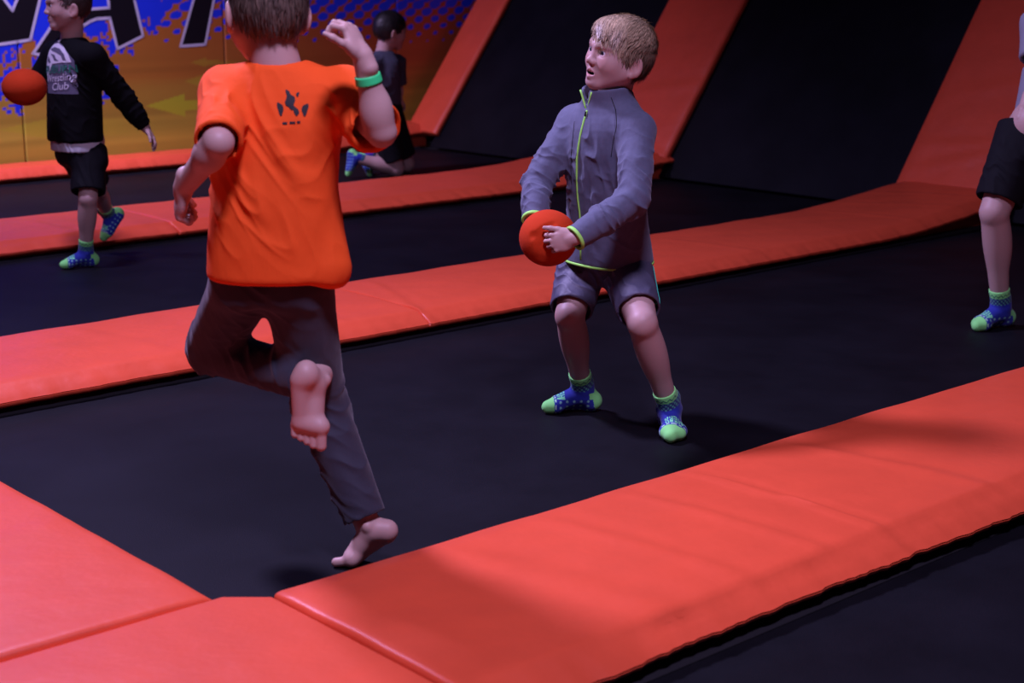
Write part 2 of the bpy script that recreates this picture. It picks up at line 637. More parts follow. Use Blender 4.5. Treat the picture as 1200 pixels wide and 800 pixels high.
bed('black trampoline bed nearest the camera, in the bottom right corner', -0.6, 2.06, 1.72, XB)
bed('black trampoline bed on which the boy in the grey jacket stands', 2.66, 4.76, 1.58, XB)
bed('black trampoline bed behind the middle orange pad strip', 5.38, 7.37, 1.58, XB)
bed('farthest black trampoline bed, in front of the painted wall', 8.06, 10.07, 1.58, XB)

def slope_bed(label, y0, y1, t1=2.7):
    nt_, ny = 14, 8
    ts = np.linspace(0.02, t1, nt_ + 1); ys = np.linspace(y0, y1, ny + 1)
    V = [slope(t, y, 0) for t in ts for y in ys]
    F = []
    for i in range(nt_):
        for j in range(ny):
            a = i * (ny + 1) + j
            F.append((a, a + ny + 1, a + ny + 2, a + 1))
    n = len(V)
    V += [slope(0.02, y0, -0.012), slope(t1, y0, -0.012), slope(t1, y1, -0.012), slope(0.02, y1, -0.012)]
    F.append((n, n + 3, n + 2, n + 1))
    for q in ((n, n + 1, (nt_) * (ny + 1), 0), (n + 3, ny, nt_ * (ny + 1) + ny, n + 2)):
        F.append(q)
    o = court_obj('sloped_trampoline', V, F, M_BED, (XB, (y0 + y1) / 2, 0), smooth=False)
    tag(o, label, 'trampoline', 'sloping trampoline walls')
    return o

slope_bed('black sloping trampoline between the two right-hand orange sloping pads', 5.40, 7.36)
slope_bed('black sloping trampoline between the left and the centre orange sloping pads', 7.98, 9.88)
slope_bed('black sloping trampoline behind the child at the right edge', 2.6, 4.76)

# orange pads
def wob(x, seed, fr):
    r = np.random.default_rng(seed)
    out = 0
    for f in fr:
        out = out + np.sin(x * f * (0.85 + 0.3 * r.random()) * 2 * np.pi + r.random() * 7) / len(fr)
    return out

def pad_mesh(x0, x1, y0, y1, zt, zb, seed=1, fold=0.075, pucker=0.004, creases=(), rise=None, foot=0.0, step=0.02, front_wave=0.0, end_round=0.014):
    """padded strip: crowned top, rounded back edge, sloping gathered front skirt that overhangs a foam foot"""
    nx = int((x1 - x0) / step) + 1
    e = [0, 0.003, 0.008, 0.016]
    xs = np.unique(np.concatenate([x0 + np.array(e), np.linspace(x0 + 0.03, x1 - 0.03, nx), x1 - np.array(e)]))
    # section: (y, z, kind) kind 0 foot, 1 back, 2 top, 3 fold, 4 front
    sec = [(y1 - 0.02, foot, 0), (y1 - 0.004, zb, 0), (y1, zb + 0.012, 1), (y1, zt - 0.016, 1), (y1 - 0.004, zt - 0.006, 1), (y1 - 0.014, zt, 2)]
    yf = y0 + fold
    for q in np.linspace(0.08, 0.92, 12):
        sec.append((y1 - 0.014 + (yf + 0.02 - y1 + 0.014) * q, zt + 0.006 * math.sin(math.pi * q), 2))
    sec += [(yf + 0.02, zt, 2), (yf + 0.004, zt - 0.003, 3), (yf - 0.008, zt - 0.010, 3)]
    for q in (0.25, 0.5, 0.75):
        sec.append((yf - 0.008 + (y0 - yf + 0.008) * q - 0.006 * math.sin(math.pi * q), zt - 0.010 + (zb + 0.014 - zt + 0.010) * q, 4))
    sec += [(y0 - 0.001, zb + 0.014, 4), (y0 + 0.003, zb + 0.0115, 4), (y0 - 0.001, zb + 0.009, 4), (y0, zb + 0.004, 4), (y0 + 0.003, zb, 4), (y0 + 0.07, zb, 0), (y0 + 0.08, foot, 0)]
    V = []
    for x in xs:
        t = min(x - x0, x1 - x)
        rnd = 0.0 if t > end_round else end_round - math.sqrt(max(0, end_round ** 2 - (end_round - t) ** 2))
        r = rise(x) if rise else 0.0
        for (y, z, kind) in sec:
            zz, yy = z, y
            if kind in (2, 3):
                zz -= rnd
                edge = 1.0
                zz += 0.0025 * wob(x + y * 1.7, seed, (0.7, 1.7, 3.1)) * edge
                for (cx, sl, wd, amp) in creases:
                    q = (x - cx - sl * (y1 - y)) / wd
                    if abs(q) < 4:
                        zz += (0.5 if kind == 3 else min(1.0, max(0.0, (y1 - 0.014 - y) / 0.12))) * amp * (math.exp(-q * q) - 0.6 * math.exp(-(q - 1.6) ** 2))
            elif kind == 4:
                yy += min(rnd, 0.01)
                a = pucker * (wob(x + 0.15 * z, seed + 5, (7, 13, 22)) + 0.7 * wob(x, seed + 9, (2.5, 4)))
                yy += a
                for (cx, sl, wd, amp) in creases:
                    q = (x - cx - sl * (y1 - y)) / wd
                    if abs(q) < 4:
                        yy -= 0.5 * amp * (math.exp(-q * q) - 0.6 * math.exp(-(q - 1.6) ** 2))
            elif kind == 1:
                yy -= min(rnd, 0.008)
            if kind == 4 and front_wave:
                yy += front_wave * math.sin((x - x0) * 2.4)
            if kind == 0 and abs(z - foot) < 1e-6:
                V.append((x, yy, foot + (r if rise and foot else 0.0)))
            else:
                V.append((x, yy, zz + r))
    n = len(sec)
    F = []
    for i in range(len(xs) - 1):
        for j in range(n):
            k = (j + 1) % n
            F.append((i * n + j, i * n + k, (i + 1) * n + k, (i + 1) * n + j))
    F.append(tuple(range(n - 1, -1, -1)))
    F.append(tuple((len(xs) - 1) * n + j for j in range(n)))
    return V, F

def floor_pad(label, x0, x1, y0, y1, group, **kw):
    V, F = pad_mesh(x0, x1, y0, y1, kw.pop('zt', 0.09), kw.pop('zb', 0.03), **kw)
    o = court_obj('floor_pad', V, F, M_PAD, ((x0 + x1) / 2, (y0 + y1) / 2, 0), sharp=40)
    return tag(o, label, 'pad', group)

def sst(x, a, b):
    t = min(1, max(0, (x - a) / (b - a)))
    return t * t * (3 - 2 * t)
def knee(x):
    return 0.085 * sst(x, 6.55, 8.05) ** 1.3

GP = 'orange vinyl pads around the trampolines'
floor_pad('long orange pad strip crossing the bottom right foreground', 1.692, 7.4, 1.975, 2.69, GP, seed=3, fold=0.085,
          creases=((2.42, 0.15, 0.03, 0.004), (2.97, 0.05, 0.016, 0.008), (2.72, 0.1, 0.025, 0.005), (3.35, 0.2, 0.03, 0.005), (2.1, 0.25, 0.05, 0.004)), pucker=0.0055, front_wave=0.012)
floor_pad('left half of the middle orange pad strip, behind the running boy', 0.86, 3.705, 4.675, 5.405, GP, seed=11, fold=0.065,
          creases=((3.3, 0.1, 0.03, 0.002), (2.5, 0.2, 0.04, 0.002)), end_round=0.007)
floor_pad('right half of the middle orange pad strip, behind the boy in the grey jacket', 3.711, 8.02, 4.675, 5.405, GP, seed=12, fold=0.065,
          creases=((3.93, -0.35, 0.022, 0.006), (6.9, 0.25, 0.02, 0.004), (7.15, 0.45, 0.02, 0.004), (7.5, 0.3, 0.03, 0.004), (5.6, 0.2, 0.03, 0.003)), rise=knee, end_round=0.007)
floor_pad('third orange pad strip, under the back foot of the boy in black', 0.86, 4.10, 7.29, 8.09, GP, seed=21, fold=0.10, pucker=0.008, creases=((3.5, 0.1, 0.03, 0.004),))
floor_pad('third orange pad strip from the camera, ending behind the grey-jacketed boy', 4.106, 8.0, 7.29, 8.09, GP, seed=22, fold=0.10, pucker=0.009, rise=knee)
floor_pad('farthest orange pad strip, at the foot of the painted wall', 1.6, 7.98, 10.0, 10.33, GP, seed=31, fold=0.06, pucker=0.006, zt=0.105, rise=knee)

# left-hand pads, running the other way
def left_pad(label, x0, x1, y0, y1, seed):
    V, F = pad_mesh(y0, y1, -x1, -x0, 0.09, 0.03, seed=seed, fold=0.03, pucker=0.0, creases=((y0 + 0.5, 0.2, 0.04, 0.002),), end_round=0.016)
    V = [(-b, a, c) for a, b, c in V]
    F = [tuple(f) for f in F]
    o = court_obj('floor_pad', V, F, M_PAD, ((x0 + x1) / 2, (y0 + y1) / 2, 0), sharp=40)
    return tag(o, label, 'pad', GP)
left_pad('orange pad at the left edge, running away from the camera', 0.80, 1.607, 2.752, 4.655, 41)

# corner pad with a cut corner towards the bed
bm = bmesh.new()
outline = [(0.80, 1.985), (1.684, 1.985), (1.684, 2.668), (1.600, 2.742), (0.80, 2.742)]
vs = [bm.verts.new((x - 1.2, y - 2.36, 0.0)) for x, y in outline]
f = bm.faces.new(vs)
ret = bmesh.ops.extrude_face_region(bm, geom=[f])
top = [v for v in ret['geom'] if isinstance(v, bmesh.types.BMVert)]
for v in top: v.co.z = 0.091
bmesh.ops.recalc_face_normals(bm, faces=bm.faces[:])
edges = [e for e in bm.edges if all(v.co.z > 0.05 for v in e.verts)]
bmesh.ops.bevel(bm, geom=edges, offset=0.016, segments=4, profile=0.5, affect='EDGES')
me = bpy.data.meshes.new('floor_pad')
bm.to_mesh(me); bm.free()
for p in me.polygons: p.use_smooth = True
me.set_sharp_from_angle(angle=math.radians(40))
me.materials.append(M_PAD)
o = bpy.data.objects.new('floor_pad', me); COL.objects.link(o)
o.location = cw(1.2, 2.36, 0); o.rotation_euler = (0, 0, A)
tag(o, 'orange corner pad with a cut corner, at the bottom left between two seams', 'pad', GP)

# sloping pads: strips that climb the slope between the sloping trampolines
def sloped_pad(label, y0, y1, seed, t0=0.115, t1=2.8, creases=()):
    V, F = pad_mesh(t0, t1, y0, y1, 0.062, 0.010, seed=seed, fold=0.014, pucker=0.001, creases=creases, foot=0.0, step=0.03)
    V = [slope(t, y, n) for t, y, n in V]
    F = [tuple(reversed(f)) for f in F]
    o = court_obj('sloped_pad', V, F, M_PAD, (XB, (y0 + y1) / 2, 0), sharp=40)
    me = o.data
    bm = bmesh.new(); bm.from_mesh(me); bmesh.ops.recalc_face_normals(bm, faces=bm.faces[:]); bm.to_mesh(me); bm.free()
    return tag(o, label, 'pad', 'orange pads on the slope')
sloped_pad('orange pad climbing the slope at the right, above the bent end of the middle strip', 4.72, 5.455, 51, creases=((0.22, 0.35, 0.03, 0.006), (0.42, 0.1, 0.03, 0.005), (0.75, 0.25, 0.05, 0.004)))
sloped_pad("orange pad climbing the slope right behind the grey-jacketed boy's head", 7.33, 8.04, 52, creases=((0.35, -0.3, 0.03, 0.006), (0.6, 0.2, 0.04, 0.004)))
sloped_pad('narrow orange pad climbing the slope at the right end of the painted wall', 9.83, 10.21, 53)

# painted wall: printed panels
def mix(a, b, t):
    t = np.clip(t, 0, 1)[..., None]
    return np.array(a) * (1 - t) + np.array(b) * t
def hash2(i, j, s=0):
    v = np.sin(i * 127.1 + j * 311.7 + s * 74.7) * 43758.5453
    return v - np.floor(v)
def vnoise(x, y, s=0):
    i, j = np.floor(x), np.floor(y)
    fx, fy = x - i, y - j
    fx, fy = fx * fx * (3 - 2 * fx), fy * fy * (3 - 2 * fy)
    return ((hash2(i, j, s) * (1 - fx) + hash2(i + 1, j, s) * fx) * (1 - fy) + (hash2(i, j + 1, s) * (1 - fx) + hash2(i + 1, j + 1, s) * fx) * fy)
YELLOW, ORANGE, RED, BLUE, OLIVE = (0.47, 0.40, 0.045), (0.43, 0.175, 0.022), (0.42, 0.066, 0.02), (0.012, 0.045, 0.80), (0.50, 0.52, 0.03)
def tri_arrow(X, Z, tip, back, half, tail, th):
    """arrow pointing left: head from tip to back, fading tail"""
    inside = (X > tip[0]) & (X < back) & (np.abs(Z - tip[1] + 0.04 * (X - tip[0])) < half * (X - tip[0]) / (back - tip[0]))
    t = (X >= back) & (X < tail) & (np.abs(Z - tip[1] + 0.04 * (X - tip[0])) < th)
    return inside * 1.0 + t * np.clip((tail - X) / (tail - back), 0, 1)
def paint(X, Z):
    right = np.clip((X - 5.6) / 2.2, 0, 1)
    c_low = mix(YELLOW, ORANGE, right * 0.7)
    c_mid = mix(ORANGE, RED, right * 0.8)
    c_top = mix((0.50, 0.15, 0.022), (0.42, 0.05, 0.03), right)
    t = (Z - 0.30) / 0.38 + 0.25 * (vnoise(X * 1.3, Z * 9, 3) - 0.5)
    c = mix(c_low, c_mid, t * 0) if False else c_low * (1 - np.clip(t, 0, 1)[..., None]) + c_mid * np.clip(t, 0, 1)[..., None]
    t2 = np.clip((Z - 0.72) / 0.5, 0, 1)[..., None]
    c = c * (1 - t2) + c_top * t2
    st = vnoise(X * 0.9 + 3, Z * 26, 5)[..., None]          # horizontal streaks
    low = np.clip((1.0 - Z) / 0.6, 0, 1)[..., None]
    c = c * (1 + 0.38 * (st - 0.5) * low)
    # arrows
    ar = tri_arrow(X, Z, (5.60, 0.437), 5.92, 0.085, 6.6, 0.035)
    ar = np.maximum(ar, 0.35 * tri_arrow(X, Z, (5.92, 0.60), 6.08, 0.045, 6.5, 0.02))
    ar = np.maximum(ar, 0.30 * tri_arrow(X, Z, (5.98, 0.735), 6.12, 0.035, 6.5, 0.016))
    ar = np.maximum(ar, 0.45 * tri_arrow(X, Z, (4.47, 0.335), 5.0, 0.10, 5.7, 0.06))
    c = c * (1 - ar[..., None]) + np.array(OLIVE) * ar[..., None]
    # solid blue with pixelated ragged edge
    q = 0.021
    xi, zi = np.floor(X / q), np.floor(Z / q)
    n = 0.55 * vnoise(xi * 0.16, zi * 0.2, 1) + 0.30 * vnoise(xi * 0.5, zi * 0.5, 2) + 0.15 * hash2(xi, zi, 4)
    zb = np.interp(xi * q, [4.0, 4.5, 5.0, 5.35, 5.6, 5.75, 5.9], [0.80, 0.78, 0.78, 0.92, 1.02, 1.10, 1.5])
    blue = (zi * q + (n - 0.5) * 0.75) > zb
    # a few splashes
    for (sx, sz, sr) in ((4.60, 0.475, 0.062), (4.49, 0.56, 0.05), (5.27, 0.53, 0.05), (4.62, 0.69, 0.06), (5.33, 0.70, 0.045)):
        blue |= (np.hypot(xi * q - sx, (zi * q - sz)) + 0.085 * (hash2(xi, zi, 7) - 0.35)) < sr
    # halftone dots
    px, pz = 0.173, 0.118
    d = np.zeros_like(X)
    for off in (0, 1):
        gx = (X - off * px / 2) / px; gz_ = (Z - 0.02 * (X - 5) - off * pz / 2) / pz
        ix, iz = np.round(gx), np.round(gz_)
        zc = iz * pz + off * pz / 2 + 0.02 * (X - 5)
        xc = ix * px + off * px / 2
        z0 = np.interp(xc, [5.5, 5.8, 6.3, 7.0, 7.6, 8.2, 8.7], [0.93, 0.84, 0.83, 0.81, 0.80, 0.80, 0.82])
        r = np.clip((zc - z0) / 0.42, 0, 1.15) ** 0.75
        e = np.sqrt(((X - xc) / (0.076 * r + 1e-4)) ** 2 + ((Z - zc - 0.12 * (X - xc)) / (0.046 * r + 1e-4)) ** 2)
        d = np.maximum(d, (e < 1) & (r > 0.12))
    dots = (d > 0) & (X > 5.5)
    m = (blue | dots)[..., None]
    return np.where(m, np.array(BLUE), c)

edges_x = [1.413, 3.035, 4.657, 6.279, 7.901, 9.52]
YM = 10.345
for i in range(5):
    x0, x1 = edges_x[i] + 0.004, edges_x[i + 1] - 0.004
    xs = np.concatenate([[x0, x0 + 0.004], np.arange(x0 + 0.012, x1 - 0.008, 0.009), [x1 - 0.004, x1]])
    zs = np.concatenate([[0.055, 0.059], np.arange(0.066, 1.45, 0.009), np.linspace(1.46, 2.5, 24)])
    XX, ZZ = np.meshgrid(xs, zs, indexing='ij')
    YY = np.full_like(XX, YM)
    ed = np.minimum(np.minimum(XX - x0, x1 - XX), ZZ - 0.055)
    YY += np.where(ed < 0.003, 0.006, 0)
    V = np.stack([XX, YY, ZZ], -1).reshape(-1, 3)
    nz = len(zs)
    ii, jj = np.meshgrid(np.arange(len(xs) - 1), np.arange(nz - 1), indexing='ij')
    a = (ii * nz + jj).ravel()
    Fq = np.stack([a, a + nz, a + nz + 1, a + 1], 1)
    C = paint(XX, ZZ).reshape(-1, 3)
    n = len(V)
    back = np.array([(x0, 10.399, 0.055), (x1, 10.399, 0.055), (x1, 10.399, 2.5), (x0, 10.399, 2.5)])
    c0, c1, c2, c3 = 0, (len(xs) - 1) * nz, len(xs) * nz - 1, nz - 1
    extra = np.array([(n, n + 3, n + 2, n + 1), (c0, n, n + 1, c1), (c1, n + 1, n + 2, c2), (c2, n + 2, n + 3, c3), (c3, n + 3, n, c0)])
    V = np.concatenate([V, back]); Fq = np.concatenate([Fq, extra]); C = np.concatenate([C, np.tile(ORANGE, (4, 1))])
    o = court_obj('mural_panel', V, Fq, M_MURAL, None, parent=wall_back, smooth=False, colors=C)

def flat_poly(pts, y):
    return [(x, y, z) for x, z in pts]
def letter_part(name, polys, m, y):
    VV, FF = [], []
    for p in polys:
        b = len(VV)
        VV += flat_poly(p, y)
        FF.append(tuple(range(b, b + len(p))))
    o = court_obj(name, VV, FF, m, None, parent=wall_back, smooth=False)
    bm = bmesh.new(); bm.from_mesh(o.data)
    bmesh.ops.triangulate(bm, faces=bm.faces[:])
    bm.normal_update()
    for f in bm.faces:
        if f.normal.y > 0: f.normal_flip()
    bm.to_mesh(o.data); bm.free()
    return o
def strokes(lines, w):
    out = []
    for ln in lines:
        for (a, b) in zip(ln[:-1], ln[1:]):
            a = np.array(a); b = np.array(b)
            t = (b - a) / np.linalg.norm(b - a)
            n = np.array([-t[1], t[0]]) * w / 2
            a2, b2 = a - t * w * 0.4, b + t * w * 0.4
            out.append([tuple(a2 - n), tuple(b2 - n), tuple(b2 + n), tuple(a2 + n)])
    return out
TOPZ = 1.86
def ext(p, q, z=TOPZ):
    t = (z - p[1]) / (q[1] - p[1])
    return (p[0] + t * (q[0] - p[0]), z)
# V
v_out_r = ext((4.747, 0.933), (4.835, 1.198)); v_in_r = ext((4.634, 1.132), (4.67, 1.20)); v_in_l = ext((4.634, 1.132), (4.585, 1.201))
v_bl = (4.50, 0.905); v_out_l = (v_bl[0] - (v_out_r[0] - 4.747), TOPZ)
vp = [v_bl, (4.655, 0.922), (4.747, 0.933), v_out_r, v_in_r, (4.634, 1.132), v_in_l, v_out_l]
# A
al = [(4.76, 0.84), (4.935, 0.80), (5.145, 1.019), (5.178, 1.13), (5.32, TOPZ), (5.12, TOPZ), (4.91, 1.024)]
ar = [(5.349, 1.139), (5.351, 1.068), (5.397, 0.852), (5.604, 0.937), (5.552, 1.19), (5.47, TOPZ), (5.30, TOPZ), (5.345, 1.30)]
ab = [(5.145, 1.019), (5.20, 1.048), (5.252, 1.064), (5.351, 1.068), (5.349, 1.139), (5.178, 1.13)]
# T
tp = [(5.905, 0.855), (6.113, 0.862), ext((6.113, 0.862), (6.202, 1.183), 1.62), (6.62, 1.60), (6.66, TOPZ), (5.78, TOPZ), (5.80, 1.58), ext((5.905, 0.855), (6.03, 1.185), 1.60)]
letter_part('lettering', [vp, al, ar, ab, tp], M_BLACKINK, YM - 0.0015)
lines = [[v_out_l, v_bl, (4.655, 0.922), (4.747, 0.933), v_out_r, v_in_r, (4.634, 1.132), v_in_l, v_out_l],
         [(5.145, 1.019), (4.935, 0.80), (4.76, 0.84), (4.91, 1.024), (5.12, TOPZ), (5.47, TOPZ), (5.552, 1.19), (5.604, 0.937), (5.397, 0.852), (5.351, 1.068), (5.252, 1.064), (5.20, 1.048), (5.145, 1.019)],
         [(5.178, 1.13), (5.349, 1.139), (5.345, 1.30), (5.31, 1.7), (5.178, 1.13)],
         tp + [tp[0]]]
letter_part('lettering_outline', strokes(lines, 0.020), M_LILAC, YM - 0.003)

# ------------------------------------------------------------------ people
def frame(o, fwd, up):
    """columns: person's right, forward, up"""
    f = nrm(fwd); u = np.array(up, float); u = nrm(u - f * (u @ f)); r = np.cross(f, u)
    return np.array(o, float), np.stack([r, f, u], axis=1)

SKIN = np.array((0.54, 0.355, 0.305))
def head(S, o, R, s=1.0, mouth=0.0, k0=0.02):
    """child's head, 0.215 m chin to crown at s=1; origin mid-height; +y the face, +x person's right"""
    w = lambda p: o + R @ (np.array(p) * s)
    E = lambda c, r, k=0.012, m='u': S.ell(w(c), np.array(r) * s, R, k * s, m)
    K = lambda a, b, ra, rb=None, k=0.008, m='u': S.cap(w(a), w(b), ra * s, None if rb is None else rb * s, k * s, m)
    E((0, -0.014, 0.017), (0.072, 0.089, 0.076), k0)
    E((0, 0.020, -0.030), (0.057, 0.062, 0.068), 0.03)
    E((0, 0.034, 0.026), (0.057, 0.045, 0.046), 0.03)
    for q in (-1, 1):
        E((q * 0.036, 0.046, -0.034), (0.026, 0.028, 0.026), 0.03)
        K((q * 0.050, 0.0, -0.050), (q * 0.016, 0.058, -0.090), 0.020, 0.015, 0.03)
        K((q * 0.010, 0.083, 0.013), (q * 0.044, 0.067, 0.016), 0.0075, 0.0068, 0.012)
    E((0, 0.062, -0.091), (0.020, 0.018, 0.015), 0.02)
    for q in (-1, 1):
        E((q * 0.030, 0.092, -0.003), (0.019, 0.018, 0.011), 0.010, 's')
    # lids
    for q in (-1, 1):
        E((q * 0.029, 0.066, -0.003), (0.0165, 0.0142, 0.0135), 0.004)
        E((q * 0.029, 0.079, -0.003), (0.0125, 0.012, 0.0055), 0.003, 's')
    # nose
    K((0, 0.077, 0.004), (0, 0.091, -0.028), 0.0065, 0.0080, 0.014)
    E((0, 0.093, -0.031), (0.0100, 0.0100, 0.0090), 0.008)
    for q in (-1, 1):
        E((q * 0.011, 0.087, -0.034), (0.0075, 0.009, 0.0075), 0.006)
        E((q * 0.006, 0.094, -0.041), (0.0035, 0.006, 0.004), 0.003, 's')
    # mouth
    g = mouth
    E((0, 0.066, -0.062), (0.028, 0.020, 0.020 + 0.3 * g), 0.012)
    K((-0.020, 0.074, -0.060), (0, 0.0855, -0.054), 0.0030, 0.0045, 0.006)
    K((0.020, 0.074, -0.060), (0, 0.0855, -0.054), 0.0030, 0.0045, 0.006)
    K((-0.017, 0.074, -0.064 - g), (0.0, 0.0835, -0.0685 - g), 0.0035, 0.0050, 0.006)
    K((0.017, 0.074, -0.064 - g), (0.0, 0.0835, -0.0685 - g), 0.0035, 0.0050, 0.006)
    if g > 0:
        E((0, 0.086, -0.0615 - g / 2), (0.0185, 0.020, 0.0018 + g * 0.45), 0.003, 's')
    else:
        K((-0.018, 0.082, -0.0605), (0.018, 0.082, -0.0605), 0.0012, None, 0.003, 's')
    # ears
    for q in (-1, 1):
        Re = R @ np.array([[math.cos(q * 0.4), -math.sin(q * 0.4), 0], [math.sin(q * 0.4), math.cos(q * 0.4), 0], [0, 0, 1]])
        S.ell(w((q * 0.078, -0.014, -0.025)), np.array((0.0085, 0.0195, 0.030)) * s, Re, 0.006 * s)
        S.ell(w((q * 0.0865, -0.009, -0.022)), np.array((0.007, 0.011, 0.018)) * s, Re, 0.006 * s, 's')
        E((q * 0.076, -0.004, -0.050), (0.006, 0.008, 0.009), 0.006)

def head_colors(o, R, s, hair=(0.4, 0.3, 0.2), skin=SKIN, mouth=0.0):
    def fn(V):
        P = (V - o) @ R / s
        C = np.tile(skin, (len(V), 1)).astype(float)
        x, y, z = P.T
        near = (np.abs(x) < 0.1) & (np.abs(y) < 0.13) & (np.abs(z) < 0.13)
        def blend(mask, col, a):
            nonlocal C
            C = C * (1 - (a * mask * near)[:, None]) + np.array(col) * (a * mask * near)[:, None]
        g = lambda d, w: np.exp(-(d / w) ** 2)
        red = skin * np.array([0.98, 0.78, 0.74])
        for q in (-1, 1):
            blend(g(np.sqrt((x - q * 0.040) ** 2 + (z + 0.030) ** 2), 0.022) * (y > 0.03), red, 0.6)
            blend(g(z - 0.019 + 6 * (np.abs(x) - 0.026) ** 2, 0.0035) * (np.abs(x - q * 0.028) < 0.018) * (y > 0.05), hair, 0.75)
            blend(g(np.sqrt(((x - q * 0.029) / 1.35) ** 2 + (z + 0.003) ** 2), 0.0085) * (y > 0.05), skin * 0.62, 0.5)
        blend(g(np.sqrt(x ** 2 + (z + 0.035) ** 2), 0.012) * (y > 0.085), red, 0.5)
        lip = g((np.abs(z + 0.0615 + mouth / 2) - mouth / 2) * (np.abs(z + 0.0615 + mouth / 2) > mouth / 2), 0.0075) * g(x, 0.019) * (y > 0.068)
        blend(lip, (0.52, 0.20, 0.18), 0.75)
        if mouth > 0:
            blend((np.abs(z + 0.0615 + mouth / 2) < 0.003 + mouth * 0.5) * (np.abs(x) < 0.017) * (y > 0.05) * (y < 0.0805), (0.05, 0.012, 0.012), 1.0)
        blend(((np.abs(x) > 0.075) & (y < 0.02)) * 1.0, red, 0.5)
        return C
    return fn

def eyes(fig, o, R, s, iris=(0.10, 0.16, 0.25), look=(0, 1, 0)):
    lk = nrm(look)
    for q in (-1, 1):
        c = o + R @ (np.array((q * 0.029, 0.0655, -0.003)) * s)
        S = Shape().ell(c, np.full(3, 0.0135 * s), R, 0.001)
        def col(V):
            P = (V - c) @ R
            P = P / np.linalg.norm(P, axis=1, keepdims=True)
            a = P @ lk
            C = np.tile((0.78, 0.77, 0.76), (len(V), 1))
            C[a > 0.88] = iris
            C[a > 0.965] = (0.01, 0.01, 0.01)
            return C
        fig.add('eye', S, M_EYE, 0.0013 * s, 0, color=col)

def hair_shell(o, R, s, hl=0.0, thick=0.009, nape=-0.055, top=0.008, front=0.0):
    S = Shape()
    w = lambda p: o + R @ (np.array(p) * s)
    S.ell(w((0, -0.015, 0.018 + top / 2)), np.array((0.072 + thick, 0.090 + thick, 0.076 + thick + top / 2)) * s, R, 0.01)
    S.ell(w((0, -0.045, -0.010)), np.array((0.060 + thick, 0.052 + thick, 0.060)) * s, R, 0.02)
    if front:
        S.ell(w((-0.006, 0.042, 0.066)), np.array((0.058, 0.046, 0.030 + front)) * s, R, 0.02)
    S.ell(w((0, 0.125, -0.045 + hl)), np.array((0.085, 0.088, 0.092)) * s, R, 0.012, 's')
    for q in (-1, 1):
        S.ell(w((q * 0.085, 0.050, -0.050)), np.array((0.050, 0.058, 0.062)) * s, R, 0.012, 's')
        S.ell(w((q * 0.088, -0.009, -0.026)), np.array((0.024, 0.026, 0.034)) * s, R, 0.006, 's')
    S.keep(w((0, -0.07, nape)), R @ np.array((0, 0.35, 1)), 0.01)
    return S

HC, HRAD = np.array((0, -0.015, 0.020)), np.array((0.0805, 0.0985, 0.0865))
def hair(fig, o, R, s, color, n=2500, tint_fn=None, flow=None, length=(0.03, 0.05), width=0.0016, shell=None, label=None, h=0.0024, lift=0.0, seed=1, tip=(1.25, 1.2, 1.15)):
    r = np.random.default_rng(seed)
    V, F = shell.mesh(h, 1)
    N = normals(V, F)
    P = (V - o) @ R / s
    Nl = N @ R
    # keep the outer side only as roots
    ok = np.flatnonzero((Nl * (P - np.array((0, -0.016, 0.0)))).sum(1) > 0)
    roots = r.choice(ok, n)
    VV = [V]; CC = []
    col = np.array(color, float)
    shade = 0.62 + 0.25 * vnoise(P[:, 0] * 90, P[:, 1] * 70 + P[:, 2] * 70, 3)
    CC.append((col if tint_fn is None else np.array([tint_fn(q) for q in P])) * shade[:, None])
    faces = [tuple(f) for f in F]
    base = len(V)
    seg = 4
    for i in roots:
        p = P[i].copy(); nn = nrm(Nl[i])
        L_ = r.uniform(*length); wd = width * r.uniform(0.6, 1.3)
        tint = (col if tint_fn is None else tint_fn(P[i])) * r.uniform(0.6, 1.3) * (np.array(tip) if r.random() < 0.3 else 1.0)
        pts = []
        p = p + nn * 0.0006
        lf = lift * r.uniform(0.3, 1.6)
        for k in range(seg + 1):
            pts.append(p.copy())
            fl = flow(p, r)
            fl = fl - nn * (fl @ nn) * 0.85
            fl = nrm(fl + r.normal(0, 0.10, 3) + nn * lf)
            p = p + fl * L_ / seg
            q = (p - HC) / HRAD
            m = np.linalg.norm(q)
            if m < 1.0: p = HC + (p - HC) / m
            nn = nrm(q / HRAD)
        pts = np.array(pts)
        T = np.gradient(pts, axis=0)
        side = np.cross(T, nn); side /= np.maximum(np.linalg.norm(side, axis=1, keepdims=True), 1e-9)
        tap = np.array([0.8, 1.0, 0.9, 0.6, 0.08])[:, None] * wd
        a = pts - side * tap; b = pts + side * tap
        c = np.stack([a, b], 1).reshape(-1, 3)
        VV.append(o + (c * s) @ R.T)
        CC.append(np.tile(tint, (len(c), 1)))
        for k in range(seg):
            faces.append((base + 2 * k, base + 2 * k + 1, base + 2 * k + 3, base + 2 * k + 2))
        base += 2 * (seg + 1)
    return fig.raw('hair', np.concatenate(VV), np.array(faces), M_HAIR, colors=np.clip(np.concatenate(CC), 0, 1), label=label)

def rot_about(v, ax, a):
    ax = nrm(ax); v = np.array(v, float)
    return v * math.cos(a) + np.cross(ax, v) * math.sin(a) + ax * (ax @ v) * (1 - math.cos(a))

